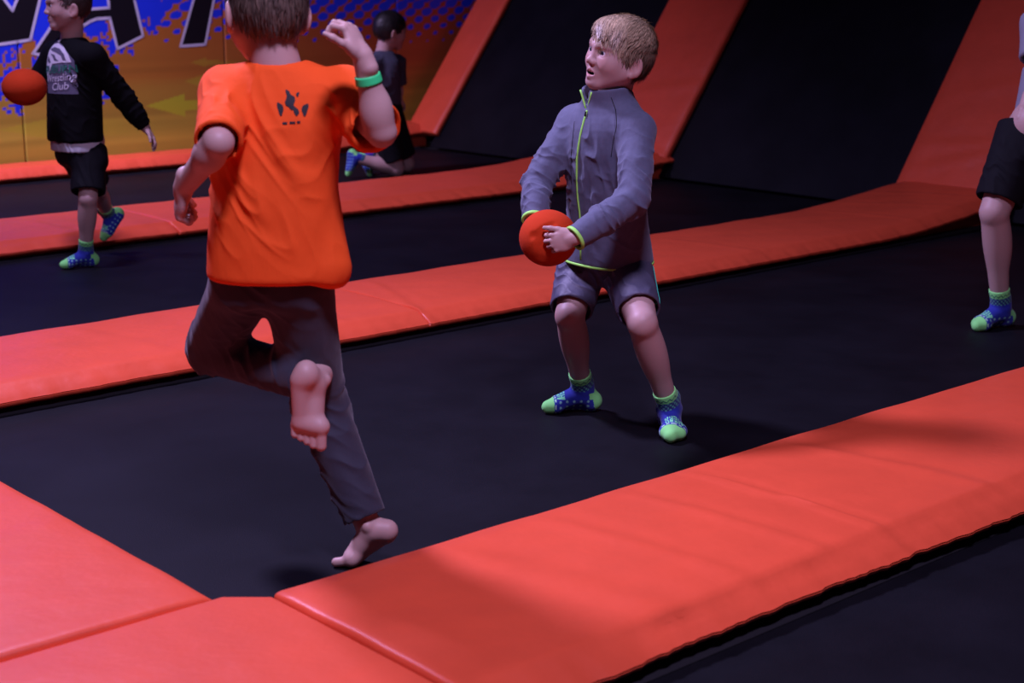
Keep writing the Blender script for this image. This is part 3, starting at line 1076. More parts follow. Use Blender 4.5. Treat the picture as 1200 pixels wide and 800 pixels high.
def hand(S, o, fwd, palm, right=True, s=1.0, curl=(0.5, 0.5, 0.5, 0.5), thumb=(0.6, 0.4), spread=0.12, k=0.004):
    """o wrist, fwd towards the knuckles, palm the way the palm faces; palm + four jointed fingers + thumb"""
    f = nrm(fwd); n = np.array(palm, float); n = nrm(n - f * (n @ f))
    side = np.cross(f, n) if right else -np.cross(f, n)      # towards the thumb
    w = lambda a, b, c: np.array(o) + (side * a + f * b + n * c) * s
    Rm = np.stack([side, f, n], 1)
    S.cap(w(0, -0.03, 0), w(0, 0.012, 0), 0.0205 * s, 0.0195 * s, 0.006)
    S.ell(w(0.0, 0.038, 0), np.array((0.033, 0.040, 0.0135)) * s, Rm, 0.012)
    S.ell(w(0.020, 0.024, 0.006), np.array((0.014, 0.024, 0.013)) * s, Rm, 0.01)
    lens = (0.054, 0.060, 0.056, 0.044); xs = (0.0235, 0.008, -0.0075, -0.0225); ys = (0.068, 0.073, 0.070, 0.062)
    bend_ax = nrm(np.cross(f, n))
    for i in range(4):
        p = w(xs[i], ys[i], 0)
        d = nrm(f + side * math.tan(spread * (1.5 - i)))
        S.cap(w(xs[i] * 0.8, ys[i] - 0.03, 0), p, 0.0085 * s, 0.0078 * s, k)
        r0 = 0.0075
        for j, fr in enumerate((0.45, 0.30, 0.25)):
            d = rot_about(d, bend_ax, curl[i] * (0.9, 1.1, 0.8)[j])
            q = p + d * lens[i] * fr * s
            S.cap(p, q, r0 * s, (r0 - 0.0007) * s, k)
            p = q; r0 -= 0.0007
    # thumb
    p = w(0.022, 0.018, 0.004)
    d = nrm(side * math.sin(thumb[0] + 0.25) + f * math.cos(thumb[0] + 0.25) + n * 0.35 * thumb[1])
    q = p + d * 0.030 * s
    S.cap(p, q, 0.0115 * s, 0.0088 * s, 0.006)
    d2 = nrm(d + f * 0.35 + n * thumb[1] * 0.6)
    q2 = q + d2 * 0.024 * s
    S.cap(q, q2, 0.0085 * s, 0.0078 * s, 0.004)
    d3 = nrm(d2 + f * 0.2 + n * thumb[1] * 0.5)
    S.cap(q2, q2 + d3 * 0.018 * s, 0.0078 * s, 0.0062 * s, 0.004)

def foot(S, o, R, s=1.0, inner=1, bare=False, grow=0.0, k=0.014, toe_up=0.0):
    """o ankle joint; +y toes, +z up, sole at z=-0.072; inner = side of the big toe (+1 = +x)"""
    def w(p):
        p = np.array(p, float)
        if toe_up and p[1] > 0.083:        # toes bent back at the ball
            a, b = p[1] - 0.083, p[2] + 0.050
            p[1] = 0.083 + a * math.cos(toe_up) - b * math.sin(toe_up)
            p[2] = -0.050 + a * math.sin(toe_up) + b * math.cos(toe_up)
        return o + R @ (p * s)
    g = grow
    S.ell(w((0, -0.030, -0.042)), (np.array((0.027, 0.031, 0.030)) + g) * s, R, k)
    S.cap(w((0, -0.002, 0.03)), w((0, -0.006, -0.02)), (0.030 + g) * s, (0.032 + g) * s, k)
    S.cap(w((0, 0.006, -0.020)), w((inner * 0.004, 0.078, -0.046)), (0.029 + g) * s, (0.022 + g) * s, k)
    S.cap(w((-inner * 0.012, -0.02, -0.052)), w((-inner * 0.020, 0.070, -0.054)), (0.020 + g) * s, (0.0175 + g) * s, k)
    S.cap(w((inner * 0.020, 0.082, -0.050)), w((-inner * 0.020, 0.072, -0.053)), (0.020 + g) * s, (0.017 + g) * s, k)
    for q in (-1, 1):
        S.ell(w((q * 0.030, -0.004, -0.004)), (np.array((0.008, 0.010, 0.011)) + g * 0.5) * s, R, 0.01)
    if bare:
        S.cap(w((inner * 0.021, 0.088, -0.053)), w((inner * 0.019, 0.122, -0.058)), 0.0125 * s, 0.0118 * s, 0.005)
        for i in range(4):
            x = inner * (0.0035 - 0.0125 * i)
            S.cap(w((x, 0.084 - 0.003 * i, -0.056)), w((x, 0.119 - 0.008 * i, -0.0615)), 0.0085 * s, 0.0078 * s, 0.004)
    else:
        S.cap(w((inner * 0.016, 0.090, -0.052)), w((inner * 0.014, 0.112, -0.055)), (0.0165 + g) * s, (0.0145 + g) * s, 0.012)
        S.cap(w((inner * 0.010, 0.105, -0.055)), w((-inner * 0.017, 0.090, -0.056)), (0.0150 + g) * s, (0.0135 + g) * s, 0.012)

SK_BLUE, SK_LIME, SK_DEEP = np.array((0.011, 0.026, 0.33)), np.array((0.30, 1.0, 0.26)), np.array((0.012, 0.03, 0.16))
GLYPH = ["1010111011101010", "1010100010101010", "1110111011000100", "1010100010101010", "1010111010101010"]
def sock(fig, o, R, legdir, s=1.0, inner=1, h=0.0020, cuff=0.062, label=None):
    S = Shape()
    foot(S, o, R, s, inner, grow=0.0035)
    ld = nrm(legdir)
    S.cap(o, o + ld * cuff * s * 1.05, 0.0335 * s, 0.0338 * s, 0.010)
    S.cap(o + ld * (cuff - 0.004) * s, o + ld * (cuff + 0.001) * s, 0.0352 * s, None, 0.004)
    S.keep(o + ld * (cuff + 0.006) * s, -ld, 0.002)
    def col(V):
        P = (V - o) @ R / s
        x, y, z = P.T
        hgt = (V - o) @ ld / s
        ang = np.arctan2(x, y)
        C = np.tile(SK_BLUE, (len(V), 1))
        # rounded grip dots and marks along the sides
        dots = (np.hypot(((y + 0.004) % 0.022) - 0.011, ((z + 0.061) % 0.017) - 0.0085) < 0.0042) & (z < -0.024) & (y < 0.085)
        C[dots] = np.array((0.25, 0.62, 0.55))
        # lettering-like band over the instep
        u = ((x + 0.026) / 0.0033).astype(int); v = ((0.079 - y) / 0.0042).astype(int)
        on = np.zeros(len(V), bool)
        okk = (u >= 0) & (u < 16) & (v >= 0) & (v < 5) & (z > -0.05)
        g = np.array([[c == '1' for c in row] for row in GLYPH])
        on[okk] = g[v[okk], u[okk]]
        C[on] = SK_LIME * np.array((0.8, 0.9, 1.6))
        # dashes before the toe
        dash = (np.abs(y - 0.0885) < 0.0022) & ((np.abs(x) % 0.014) < 0.009)
        C[dash] = np.array((0.5, 0.85, 0.6))
        C[(y > 0.093)] = SK_LIME
        heel = (y < -0.030 - 0.25 * np.abs(z + 0.030)) | ((y < -0.018) & (np.abs(z + 0.020) < 0.010 + 0.0))
        C[heel & (z > -0.066)] = SK_LIME * 0.9
        # patterned ankle band
        band = (hgt > 0.018) & (hgt < 0.043)
        C[band] = SK_DEEP
        C[band & (np.sin(ang * 19) * np.sin(hgt * 420) > 0.25)] = np.array((0.10, 0.42, 0.30))
        top = hgt > 0.043
        C[top] = SK_LIME
        C[top & (np.abs(hgt - 0.053 + 0.0045 * np.abs(((ang * 3.0) % 1.0) * 2 - 1) * 2 - 0.004) < 0.0022)] = np.array((0.02, 0.22, 0.10))
        return C
    return fig.add('sock', S, M_SOCK, h * s, 1, color=col, label=label)

def leg(S, hip, knee_, ank, r=(0.078, 0.050, 0.045, 0.030), k=0.008, back=None):
    hip, knee_, ank = (np.array(p, float) for p in (hip, knee_, ank))
    a = ank - knee_
    u = nrm(hip - knee_)
    fw = nrm(-(u + nrm(a)) + 1e-6) if np.linalg.norm(u + nrm(a)) > 0.05 else np.array((0, -1.0, 0))
    q = r[1] / 0.05
    S.cap(hip, knee_, r[0], r[1] * 0.96, k)
    S.ell(knee_ + fw * 0.009 * q - u * 0.004, np.array((0.029, 0.029, 0.034)) * q, None, 0.025)
    S.cap(knee_, ank, r[1] * 0.92, r[3], k)
    ax = nrm(a)
    sx = nrm(np.cross(ax, fw)); fy = np.cross(sx, ax)
    S.ell(knee_ + a * 0.30 - fw * 0.012 * q, np.array((r[2] * 0.93, r[2] * 0.93, np.linalg.norm(a) * 0.30)), np.stack([sx, fy, ax], 1), 0.03)

V3 = lambda *a: np.array(a, float)

# ---- boy in the grey jacket ------------------------------------------------------------------
fig = Figure((0.33, 4.72, 0), 'boy in a grey zip jacket with lime trim, holding an orange ball in both hands')
ho, hR = frame((0.313, 4.66, 1.151), (-0.848, -0.53, 0.13), (0.09, -0.145, 1))
hs = 1.03
Sh = Shape()
head(Sh, ho, hR, hs, mouth=0.008)
Sh.cap(ho + hR @ V3(0, -0.022, -0.055) * hs, V3(0.300, 4.70, 1.00), 0.046, 0.050, 0.03)
Sa = Shape()
hand(Sa, V3(0.178, 4.358, 0.651), (-0.93, 0.06, -0.22), (0.06, 1, -0.12), right=False, s=0.94, curl=(0.95, 1.0, 1.05, 1.1), thumb=(0.24, 0.10), spread=0.07, k=0.0022)
Sa.cap((0.178, 4.358, 0.651), (0.25, 4.398, 0.690), 0.0205, 0.026, 0.004)
Sb = Shape()
hand(Sb, V3(0.062, 4.580, 0.655), (0.30, -0.30, -0.75), (0.35, -0.92, 0.1), right=True, s=0.92, curl=(0.3, 0.3, 0.3, 0.3), thumb=(0.6, 0.4))
Sb.cap((0.062, 4.580, 0.655), (0.07, 4.62, 0.71), 0.021, 0.026)
Sl = Shape()
kR, kL, aR, aL = V3(0.178, 4.70, 0.352), V3(0.385, 4.50, 0.372), V3(0.226, 4.86, 0.079), V3(0.484, 4.625, 0.079)
hipR, hipL = V3(0.228, 4.885, 0.50), V3(0.350, 4.77, 0.505)
leg(Sl, hipR, kR, aR, (0.070, 0.047, 0.043, 0.030))
leg(Sl, hipL, kL, aL, (0.070, 0.047, 0.043, 0.030))
Sl.ell((0.29, 4.80, 0.55), (0.11, 0.10, 0.10))
Sl.cap((0.29, 4.80, 0.55), (0.29, 4.70, 0.98), 0.08, 0.07)
fig.add('body', [(Sh, 0.0021), (Sa, 0.0017), (Sb, 0.0022), (Sl, 0.0038)], M_SKIN, color=head_colors(ho, hR, hs, hair=(0.30, 0.19, 0.10), mouth=0.008))
eyes(fig, ho, hR, hs, look=(-0.15, 1, 0.02), iris=(0.05, 0.06, 0.09))
Tt = Shape().cap(ho + hR @ V3(-0.009, 0.0815, -0.0600) * hs, ho + hR @ V3(0.009, 0.0815, -0.0600) * hs, 0.0024, None)
fig.add('teeth', Tt, M_TOOTH, 0.0012, 0)
crown = V3(0.01, -0.07, 0.085)
def flow_fringe(p, r):
    f = (p - crown); f[2] *= 0.6
    f = nrm(f) + V3(-0.30, 0.25, -0.15)
    if p[1] > 0.03: f = f + V3(-0.75 + r.normal(0, 0.2), 0.25, -0.80)
    if p[2] < 0.02: f = f + V3(0, -0.5, -0.8)
    return f
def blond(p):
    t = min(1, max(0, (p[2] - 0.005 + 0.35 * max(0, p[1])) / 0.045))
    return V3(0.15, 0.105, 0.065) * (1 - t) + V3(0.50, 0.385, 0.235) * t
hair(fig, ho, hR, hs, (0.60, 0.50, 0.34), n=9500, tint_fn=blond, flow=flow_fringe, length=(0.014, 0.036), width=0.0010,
     shell=hair_shell(ho, hR, hs, hl=-0.013, thick=0.0075, top=0.007, front=0.002), label='short tousled blond hair with a fringe', lift=0.16, seed=3)

# jacket
Sj = Shape()
tor = [(0.503, 0.302, 4.775, 0.142, 0.124), (0.62, 0.293, 4.745, 0.131, 0.110), (0.74, 0.284, 4.715, 0.124, 0.102), (0.86, 0.280, 4.695, 0.134, 0.104),
       (0.93, 0.283, 4.690, 0.135, 0.098), (0.985, 0.290, 4.690, 0.100, 0.082), (1.015, 0.297, 4.695, 0.066, 0.066)]
yawJ = math.radians(-45)
Sj.loft(tor, yawJ, n=2.25, rr=0.02)
sR, sL = V3(0.192, 4.770, 0.935), V3(0.366, 4.600, 0.930)
eR, eL = V3(0.076, 4.690, 0.760), V3(0.350, 4.455, 0.748)
wR, wL = V3(0.066, 4.575, 0.668), V3(0.177, 4.359, 0.650)
for (s_, e_, w_) in ((sR, eR, wR), (sL, eL, wL)):
    cen = V3(0.29, 4.69, 0.975)
    Sj.cap(s_ * 0.55 + cen * 0.45, s_, 0.050, 0.053, 0.04)
    Sj.cap(s_, s_ * 0.45 + e_ * 0.55, 0.053, 0.052, 0.02)
    Sj.cap(s_ * 0.45 + e_ * 0.55, e_, 0.052, 0.047, 0.008)
    Sj.cap(e_, e_ * 0.45 + w_ * 0.55, 0.047, 0.044, 0.008)
    Sj.cyl(e_ * 0.5 + w_ * 0.5, w_, 0.044, 0.036, 0.008)
    ax = nrm(w_ - e_)
    Sj.cyl(w_ - ax * 0.012, w_ + ax * 0.03, 0.031, 0.031, 0.004, 's')
# stand-up collar, open at the front
cb, ct = V3(0.289, 4.690, 0.980), V3(0.282, 4.682, 1.055)
Sj.cyl(cb, ct, 0.078, 0.076, 0.018, rr=0.006)
Sj.cyl(cb + V3(0, 0, 0.018), ct + V3(0, 0, 0.03), 0.066, 0.069, 0.004, 's')
fwdJ = V3(-0.80, -0.60, 0)
sideJ = V3(-0.60, 0.80, 0)
for t in np.linspace(0, 1, 5):      # V opening
    q = cb + (ct - cb) * V3(1, 1, 0) * t + fwdJ * 0.07 + sideJ * 0.012 + V3(0, 0, 0.012 + 0.075 * t)
    Sj.cap(q - fwdJ * 0.03, q + fwdJ * 0.03, 0.003 + 0.020 * t, None, 0.004, 's')
Sj.keep(ct + V3(0, 0, 0.0), V3(-0.25, -0.18, -1), 0.004)
# hem opening
Sj.loft([(0.48, 0.30, 4.775, 0.128, 0.110), (0.53, 0.297, 4.767, 0.120, 0.100)], yawJ, k=0.004, mode='s', rr=0.01)
pk = []
for (s_, e_, w_) in ((sR, eR, wR), (sL, eL, wL)):
    up_ax, fo_ax = nrm(e_ - s_), nrm(w_ - e_)
    pk += [(e_, nrm(up_ax + fo_ax), 0.036, 0.0100, 0.085), (e_ * 0.4 + w_ * 0.6, fo_ax, 0.032, 0.0080, 0.060),
           (s_ * 0.45 + e_ * 0.55, up_ax + V3(0.3, 0.2, 0), 0.048, 0.0075, 0.075), (s_, up_ax + V3(0, -0.4, 0.3), 0.06, 0.0045, 0.06)]
pk += [((0.245, 4.62, 0.86), (-0.7, 0.7, 0.25), 0.052, 0.0060, 0.10), ((0.28, 4.60, 0.70), (-0.7, 0.6, 0.35), 0.058, 0.0060, 0.11),
       ((0.33, 4.64, 0.60), (-0.2, 0.3, 1), 0.07, 0.005, 0.09), ((0.215, 4.68, 0.66), (-0.6, 0.7, 0.4), 0.05, 0.005, 0.09)]
fig.add('jacket', Sj, M_JACKET, 0.0029, 1, packs=pk)
# zip, piping, trims
zp = []
for z, sx in ((0.985, 0.010), (0.96, 0.011), (0.92, 0.010), (0.88, 0.012), (0.84, 0.016), (0.80, 0.019), (0.76, 0.020), (0.72, 0.017), (0.68, 0.010), (0.64, 0.006), (0.60, 0.004), (0.56, 0.003), (0.53, 0.002)):
    f2 = nrm(V3(-0.74, -0.68, 0)); s2 = V3(-0.68, 0.74, 0)
    c = V3(np.interp(z, [t[0] for t in tor], [t[1] for t in tor]), np.interp(z, [t[0] for t in tor], [t[2] for t in tor]), z)
    h_ = fig.cast('jacket', c + s2 * sx + f2 * 0.145, -f2)
    if h_ is not None: zp.append(h_ + f2 * 0.0005)
fig.tube('zip', zp, 0.0030, M_LIME)
for line in (((0.290, 1.025), (0.303, 0.990), (0.305, 0.950), (0.296, 0.905), (0.290, 0.855)), ((0.186, 0.950), (0.181, 0.905), (0.177, 0.855), (0.177, 0.805), (0.180, 0.76))):
    sp = []
    for t in np.linspace(0, len(line) - 1, 24):
        x = np.interp(t, range(len(line)), [q[0] for q in line]); z = np.interp(t, range(len(line)), [q[1] for q in line])
        h_ = fig.cast('jacket', V3(x, 4.20, z), V3(0, 1, 0))
        if h_ is not None: sp.append(h_ + V3(0, 0.0006, 0))
    fig.tube('seam', sp, 0.0014, M_WEB)
pull = zp[0] * 0.9 + zp[1] * 0.1
fig.tube('zip_pull', [pull + fwdJ * 0.004, pull + fwdJ * 0.006 + V3(0, 0, -0.014)], 0.003, M_WEB)
for q, tipz in ((1, 1.050), (-1, 1.046)):
    pts = []
    for t in np.linspace(0, 1, 6):
        c = cb + V3(0, 0, 0.006 + (tipz - 0.985 - 0.008) * t)
        pts.append(c + (ct - cb) * V3(1, 1, 0) * t + fwdJ * (0.0775 - 0.005 * t) + sideJ * (0.010 + q * (0.002 + 0.024 * t)))
    fig.tube('collar_piping', pts, 0.0028, M_LIME)
for (e_, w_) in ((eR, wR), (eL, wL)):
    ax = nrm(w_ - e_)
    Sc = Shape().cyl(w_ - ax * 0.007, w_ + ax * 0.004, 0.0385, 0.038, 0.002, rr=0.003)
    Sc.cyl(w_ - ax * 0.03, w_ + ax * 0.03, 0.030, None, 0.002, 's')
    fig.add('cuff_trim', Sc, M_LIME, 0.0018, 1)
hem = []
for a in np.linspace(0, 2 * np.pi, 60, endpoint=False):
    d = V3(math.cos(a), math.sin(a), 0)
    z = 0.509 + 0.003 * math.sin(a * 2 + 1)
    h_ = fig.cast('jacket', V3(0.302, 4.775, z) + d * 0.24, -d)
    if h_ is not None: hem.append(h_)
fig.tube('hem_trim', hem, 0.0050, M_LIME, closed=True)
# shorts
Ss = Shape()
Ss.loft([(0.44, 0.288, 4.82, 0.128, 0.102), (0.54, 0.298, 4.79, 0.120, 0.096)], yawJ, n=2.2, rr=0.03)
for (h_, k_, f_) in ((hipR, kR, 0.90), (hipL, kL, 0.80)):
    e_ = h_ + (k_ - h_) * f_
    a_ = nrm(k_ - h_)
    Ss.cyl(h_ - a_ * 0.00, e_, 0.083, 0.067, 0.03, rr=0.006)
    Ss.cyl(e_ - a_ * 0.03, e_ + a_ * 0.05, 0.059, 0.060, 0.004, 's')
pk = [((0.20, 4.74, 0.46), (0.2, 0.2, 1), 0.05, 0.008, 0.10), ((0.36, 4.60, 0.45), (1, 0.3, 0.2), 0.05, 0.006, 0.09), ((0.29, 4.72, 0.47), (1, 0.1, 0.6), 0.05, 0.006, 0.08)]
fig.add('shorts', Ss, M_SHORTS_GREY, 0.0032, 1, packs=pk)
# side piping and panel on the left leg
pp, pn = [], []
for t in np.linspace(0.02, 0.775, 12):
    c = hipL + (kL - hipL) * t
    d = nrm(V3(0.90, -0.40, 0.0)); d2 = nrm(V3(0.985, -0.17, 0.0))
    h1 = fig.cast('shorts', c + d * 0.3, -d)
    if h1 is not None: pp.append(h1 + d * 0.0005)
pp.append(pp[-1] + V3(0.012, 0.016, -0.004))
fig.tube('side_piping', pp, 0.0022, M_TEAL)
# socks
fo, fR = frame(aR, (-1, -0.10, 0), (0, 0, 1)); sock(fig, fo, fR, nrm(kR - aR), 1.02, inner=-1)
fo, fR = frame(aL, (0.06, -1, 0), (0, 0, 1)); sock(fig, fo, fR, nrm(kL - aL), 1.02, inner=1)

# the ball he holds
def ball(center, r, label, dents=(), squash=(1, 1, 1), h=0.003):
    c = np.array(center, float)
    S = Shape().ell(c, np.array(squash) * r, None, 0.01)
    for (d, ang, ln, wd, dp) in dents:      # pinched creases in the cloth skin
        d = nrm(d); ref = nrm(np.cross(d, (0.3, 0.2, 1))); t = rot_about(ref, d, ang)
        a = c + d * r * 1.02 - t * ln / 2; b = c + d * r * 1.02 + t * ln / 2
        S.cap(a, b, dp * 0.5, dp, wd, 's')
    V, F = S.mesh(h, 1)
    o = mesh_obj('ball', V - c, F, M_BALL, None, True, loc=tuple(c))
    return tag(o, label, 'ball')
ball((0.105, 4.462, 0.634), 0.083, 'orange cloth-covered ball squeezed between the hands of the boy in the grey jacket',
     dents=(((-0.05, -1, 0.62), 0.9, 0.045, 0.010, 0.012), ((-0.30, -1, 0.28), 0.35, 0.05, 0.012, 0.011), ((0.15, -1, 0.0), 0.5, 0.05, 0.03, 0.014), ((-0.25, -1, -0.25), 1.7, 0.07, 0.03, 0.008)), squash=(1.02, 0.97, 0.99))

# ---- running boy in the orange shirt ---------------------------------------------------------
fig = Figure((-0.45, 3.52, 0), 'barefoot boy in an orange T-shirt and charcoal trousers, running away from the camera')
ho, hR = frame((-0.545, 3.525, 1.312), (-0.42, 0.90, -0.10), (0.02, 0.06, 1))
hs = 1.10
Sh = Shape()
head(Sh, ho, hR, hs)
Sh.cap(ho + hR @ V3(0, -0.022, -0.050) * hs, V3(-0.520, 3.505, 1.16), 0.050, 0.058, 0.03)
eR, wR_, eL, wL_ = V3(-0.278, 3.335, 1.050), V3(-0.311, 3.300, 1.212), V3(-0.622, 3.315, 1.030), V3(-0.722, 3.420, 0.920)
sR, sL = V3(-0.372, 3.49, 1.120), V3(-0.636, 3.505, 1.120)
Sa = Shape()
Sa.cap(sR, eR, 0.040, 0.033, 0.006); Sa.cap(eR, wR_, 0.0325, 0.0215, 0.003); Sa.ell(eR * 0.72 + wR_ * 0.28, (0.033, 0.031, 0.045), None, 0.02)
hand(Sa, wR_, (-0.45, 0.10, 0.88), (-0.85, 0.35, -0.42), right=True, s=0.95, curl=(0.95, 0.95, 0.9, 0.85), thumb=(0.5, 0.5), spread=0.06)
Sb = Shape()
Sb.cap(sL, eL, 0.040, 0.034, 0.006); Sb.cap(eL, wL_, 0.0335, 0.0225, 0.003); Sb.ell(eL * 0.75 + wL_ * 0.25, (0.032, 0.036, 0.036), None, 0.02)
hand(Sb, wL_, (-0.25, 0.35, -0.85), (0.85, 0.35, -0.15), right=False, s=1.05, curl=(1.35, 1.35, 1.3, 1.25), thumb=(0.3, 0.9), spread=0.04)
hipL, hipR = V3(-0.610, 3.50, 0.69), V3(-0.490, 3.49, 0.69)
kL, aL = V3(-0.738, 3.70, 0.488), V3(-0.455, 3.475, 0.466)
kR, aR = V3(-0.462, 3.60, 0.385), V3(-0.345, 3.520, 0.103)
Sl = Shape()
leg(Sl, hipL, kL, aL, (0.07, 0.047, 0.042, 0.031)); leg(Sl, hipR, kR, aR, (0.07, 0.047, 0.042, 0.031))
Sl.ell((-0.55, 3.495, 0.74), (0.11, 0.09, 0.10)); Sl.cap((-0.55, 3.50, 0.74), (-0.515, 3.50, 1.10), 0.08, 0.07)
Sf = Shape()
fo1, fR1 = frame(aL, (0.07, 0.10, -1), (0.18, 0.95, 0.1)); foot(Sf, fo1, fR1, 1.10, inner=1, bare=True)
fo2, fR2 = frame(aR, (-0.80, 0.05, -0.58), (-0.58, 0.15, 0.80)); foot(Sf, fo2, fR2, 0.94, inner=-1, bare=True, toe_up=0.6)
fig.add('body', [(Sh, 0.0026), (Sa, 0.0020), (Sb, 0.0022), (Sl, 0.0045), (Sf, 0.0019)], M_SKIN, color=head_colors(ho, hR, hs, hair=(0.2, 0.14, 0.09)))
eyes(fig, ho, hR, hs)
def flow_down(p, r):
    f = p - V3(0.0, -0.05, 0.10); f[2] *= 0.7
    return nrm(f) + V3(0.05, 0, -0.45)
hair(fig, ho, hR, hs, (0.115, 0.085, 0.062), n=4600, flow=flow_down, length=(0.018, 0.040), width=0.0014, shell=hair_shell(ho, hR, hs, thick=0.007, top=0.006, nape=-0.056), label='short brown hair', lift=0.03, seed=5)
St = Shape()
tee = [(0.705, -0.540, 3.487, 0.152, 0.118), (0.80, -0.538, 3.487, 0.147, 0.116), (0.90, -0.533, 3.487, 0.141, 0.110), (1.00, -0.528, 3.49, 0.144, 0.105), (1.07, -0.520, 3.495, 0.150, 0.100),
       (1.125, -0.513, 3.498, 0.138, 0.085), (1.165, -0.515, 3.503, 0.090, 0.066), (1.185, -0.517, 3.505, 0.060, 0.058)]
yawT = math.radians(-3)
St.loft(tee, yawT, n=2.35, rr=0.02)
St.cap((-0.50, 3.50, 1.135), sR, 0.05, 0.053, 0.04)
St.cap((-0.53, 3.50, 1.135), sL, 0.05, 0.053, 0.04)
endR = sR + (eR - sR) * 0.80; endL = sL + (eL - sL) * 0.98
aRx, aLx = nrm(eR - sR), nrm(eL - sL)
St.cyl(sR - aRx * 0.02, endR + V3(0.006, -0.004, -0.010), 0.056, 0.062, 0.03, rr=0.006)
St.cyl(sL - aLx * 0.02, endL, 0.054, 0.052, 0.03, rr=0.006)
St.cyl(endR - aRx * 0.05, endR + aRx * 0.06, 0.048, 0.054, 0.004, 's')
St.cyl(endL - aLx * 0.05, endL + aLx * 0.06, 0.043, 0.044, 0.004, 's')
St.cap((-0.517, 3.505, 1.160), (-0.520, 3.515, 1.24), 0.058, 0.062, 0.004, 's')
St.ell((-0.535, 3.487, 0.69), (0.140, 0.106, 0.05), None, 0.004, 's')
# loose flare at the right hem
St.cap((-0.440, 3.50, 0.86), (-0.405, 3.455, 0.735), 0.030, 0.040, 0.05)
pk = [((-0.585, 3.40, 1.10), (0.85, 0, 0.55), 0.060, 0.0075, 0.10), ((-0.53, 3.38, 0.98), (0.80, 0, 0.60), 0.075, 0.0070, 0.10), ((-0.62, 3.40, 0.92), (0.9, 0, 0.4), 0.06, 0.0075, 0.10),
      ((-0.42, 3.40, 1.05), (0.6, 0, -0.8), 0.07, 0.006, 0.09), ((-0.56, 3.38, 0.84), (0.15, 0, 1), 0.09, 0.004, 0.09), ((-0.44, 3.40, 0.83), (0.9, 0, -0.35), 0.08, 0.004, 0.09),
      (endR, aRx + V3(0, 0, 0.6), 0.045, 0.005, 0.07), (endL, aLx + V3(0.4, 0, 0.3), 0.045, 0.004, 0.07), ((-0.65, 3.45, 1.06), (0.5, 0, 1), 0.04, 0.005, 0.05)]
fig.add('shirt', St, M_TEE_ORANGE, 0.0030, 1, packs=pk)
# print on the back
C0 = V3(-0.474, 3.38, 1.098)
V2, F2 = [], []
def blob(cx, cz, rx, rz, tilt, n=18, lumps=3):
    b = len(V2)
    out = []
    for i in range(n):
        a = 2 * np.pi * i / n
        rr = 1 + 0.18 * math.sin(lumps * a + tilt * 5)
        x, z = rx * rr * math.cos(a), rz * rr * math.sin(a)
        out.append((cx + x * math.cos(tilt) - z * math.sin(tilt), cz + x * math.sin(tilt) + z * math.cos(tilt)))
    v, f = poly_grid(out, 0.01)
    V2.extend([(p[0], p[1]) for p in v]); F2.extend([tuple(b + i for i in q) for q in f])
blob(-0.027, -0.004, 0.006, 0.014, 0.25); blob(0.026, -0.006, 0.0065, 0.013, -0.2); blob(-0.006, 0.012, 0.010, 0.017, 0.15, lumps=4); blob(0.006, -0.008, 0.005, 0.012, 0.5)
blob(-0.012, 0.030, 0.004, 0.006, 0.4); blob(0.010, 0.026, 0.003, 0.005, -0.3)
for i, wd in enumerate((0.010, 0.012, 0.007)):
    b = len(V2); x0 = -0.022 + i * 0.0155; z0 = -0.037 + 0.001 * i
    V2.extend([(x0, z0), (x0 + wd, z0), (x0 + wd, z0 + 0.005), (x0, z0 + 0.005)]); F2.append((b, b + 1, b + 2, b + 3))
decal(fig, 'print', 'shirt', V2, F2, M_PRINT_DARK, C0, (1, 0, 0), (0, 0, 1), (0, 1, 0), lift=0.0015, label='small dark print on the back of the shirt')
# trousers
Sp = Shape()
Sp.loft([(0.645, -0.550, 3.50, 0.122, 0.096), (0.76, -0.548, 3.495, 0.134, 0.104)], yawT, n=2.3, rr=0.03)
def trouser(h_, k_, a_, cut, r):
    Sp.cap(h_, k_, r[0], r[1], 0.03)
    e_ = k_ + (a_ - k_) * cut
    Sp.cyl(k_ + (a_ - k_) * 0.02, e_, r[1] * 0.97, r[2], 0.025, rr=0.006)
    d = nrm(a_ - k_)
    Sp.cyl(e_ - d * 0.03, e_ + d * 0.05, r[2] - 0.008, None, 0.004, 's')
    return e_
trouser(hipL, kL, aL, 0.92, (0.078, 0.060, 0.051)); trouser(hipR, kR, aR, 0.95, (0.082, 0.066, 0.052))
pk = [(kR, (0.2, 0.3, 1), 0.05, 0.007, 0.10), (kR * 0.4 + aR * 0.6, (0.5, 0, 1), 0.045, 0.006, 0.11), (kL, (1, 0.4, -0.2), 0.05, 0.007, 0.10), ((-0.55, 3.42, 0.66), (0.5, 0, 1), 0.06, 0.006, 0.10),
      ((-0.60, 3.55, 0.5), (1, 0.2, 0.2), 0.05, 0.006, 0.12), (kR * 0.1 + aR * 0.9, (0.3, 0, 1), 0.03, 0.004, 0.07)]
fig.add('trousers', Sp, M_TROUSERS, 0.0036, 1, packs=pk)
bc = eR * 0.30 + wR_ * 0.70; bx = nrm(wR_ - eR)
Sw = Shape().cyl(bc - bx * 0.0095, bc + bx * 0.0095, 0.0290, 0.0275, 0.002, rr=0.002)
fig.add('wristband', Sw, M_GREEN, 0.0015, 1, label='green paper wristband')

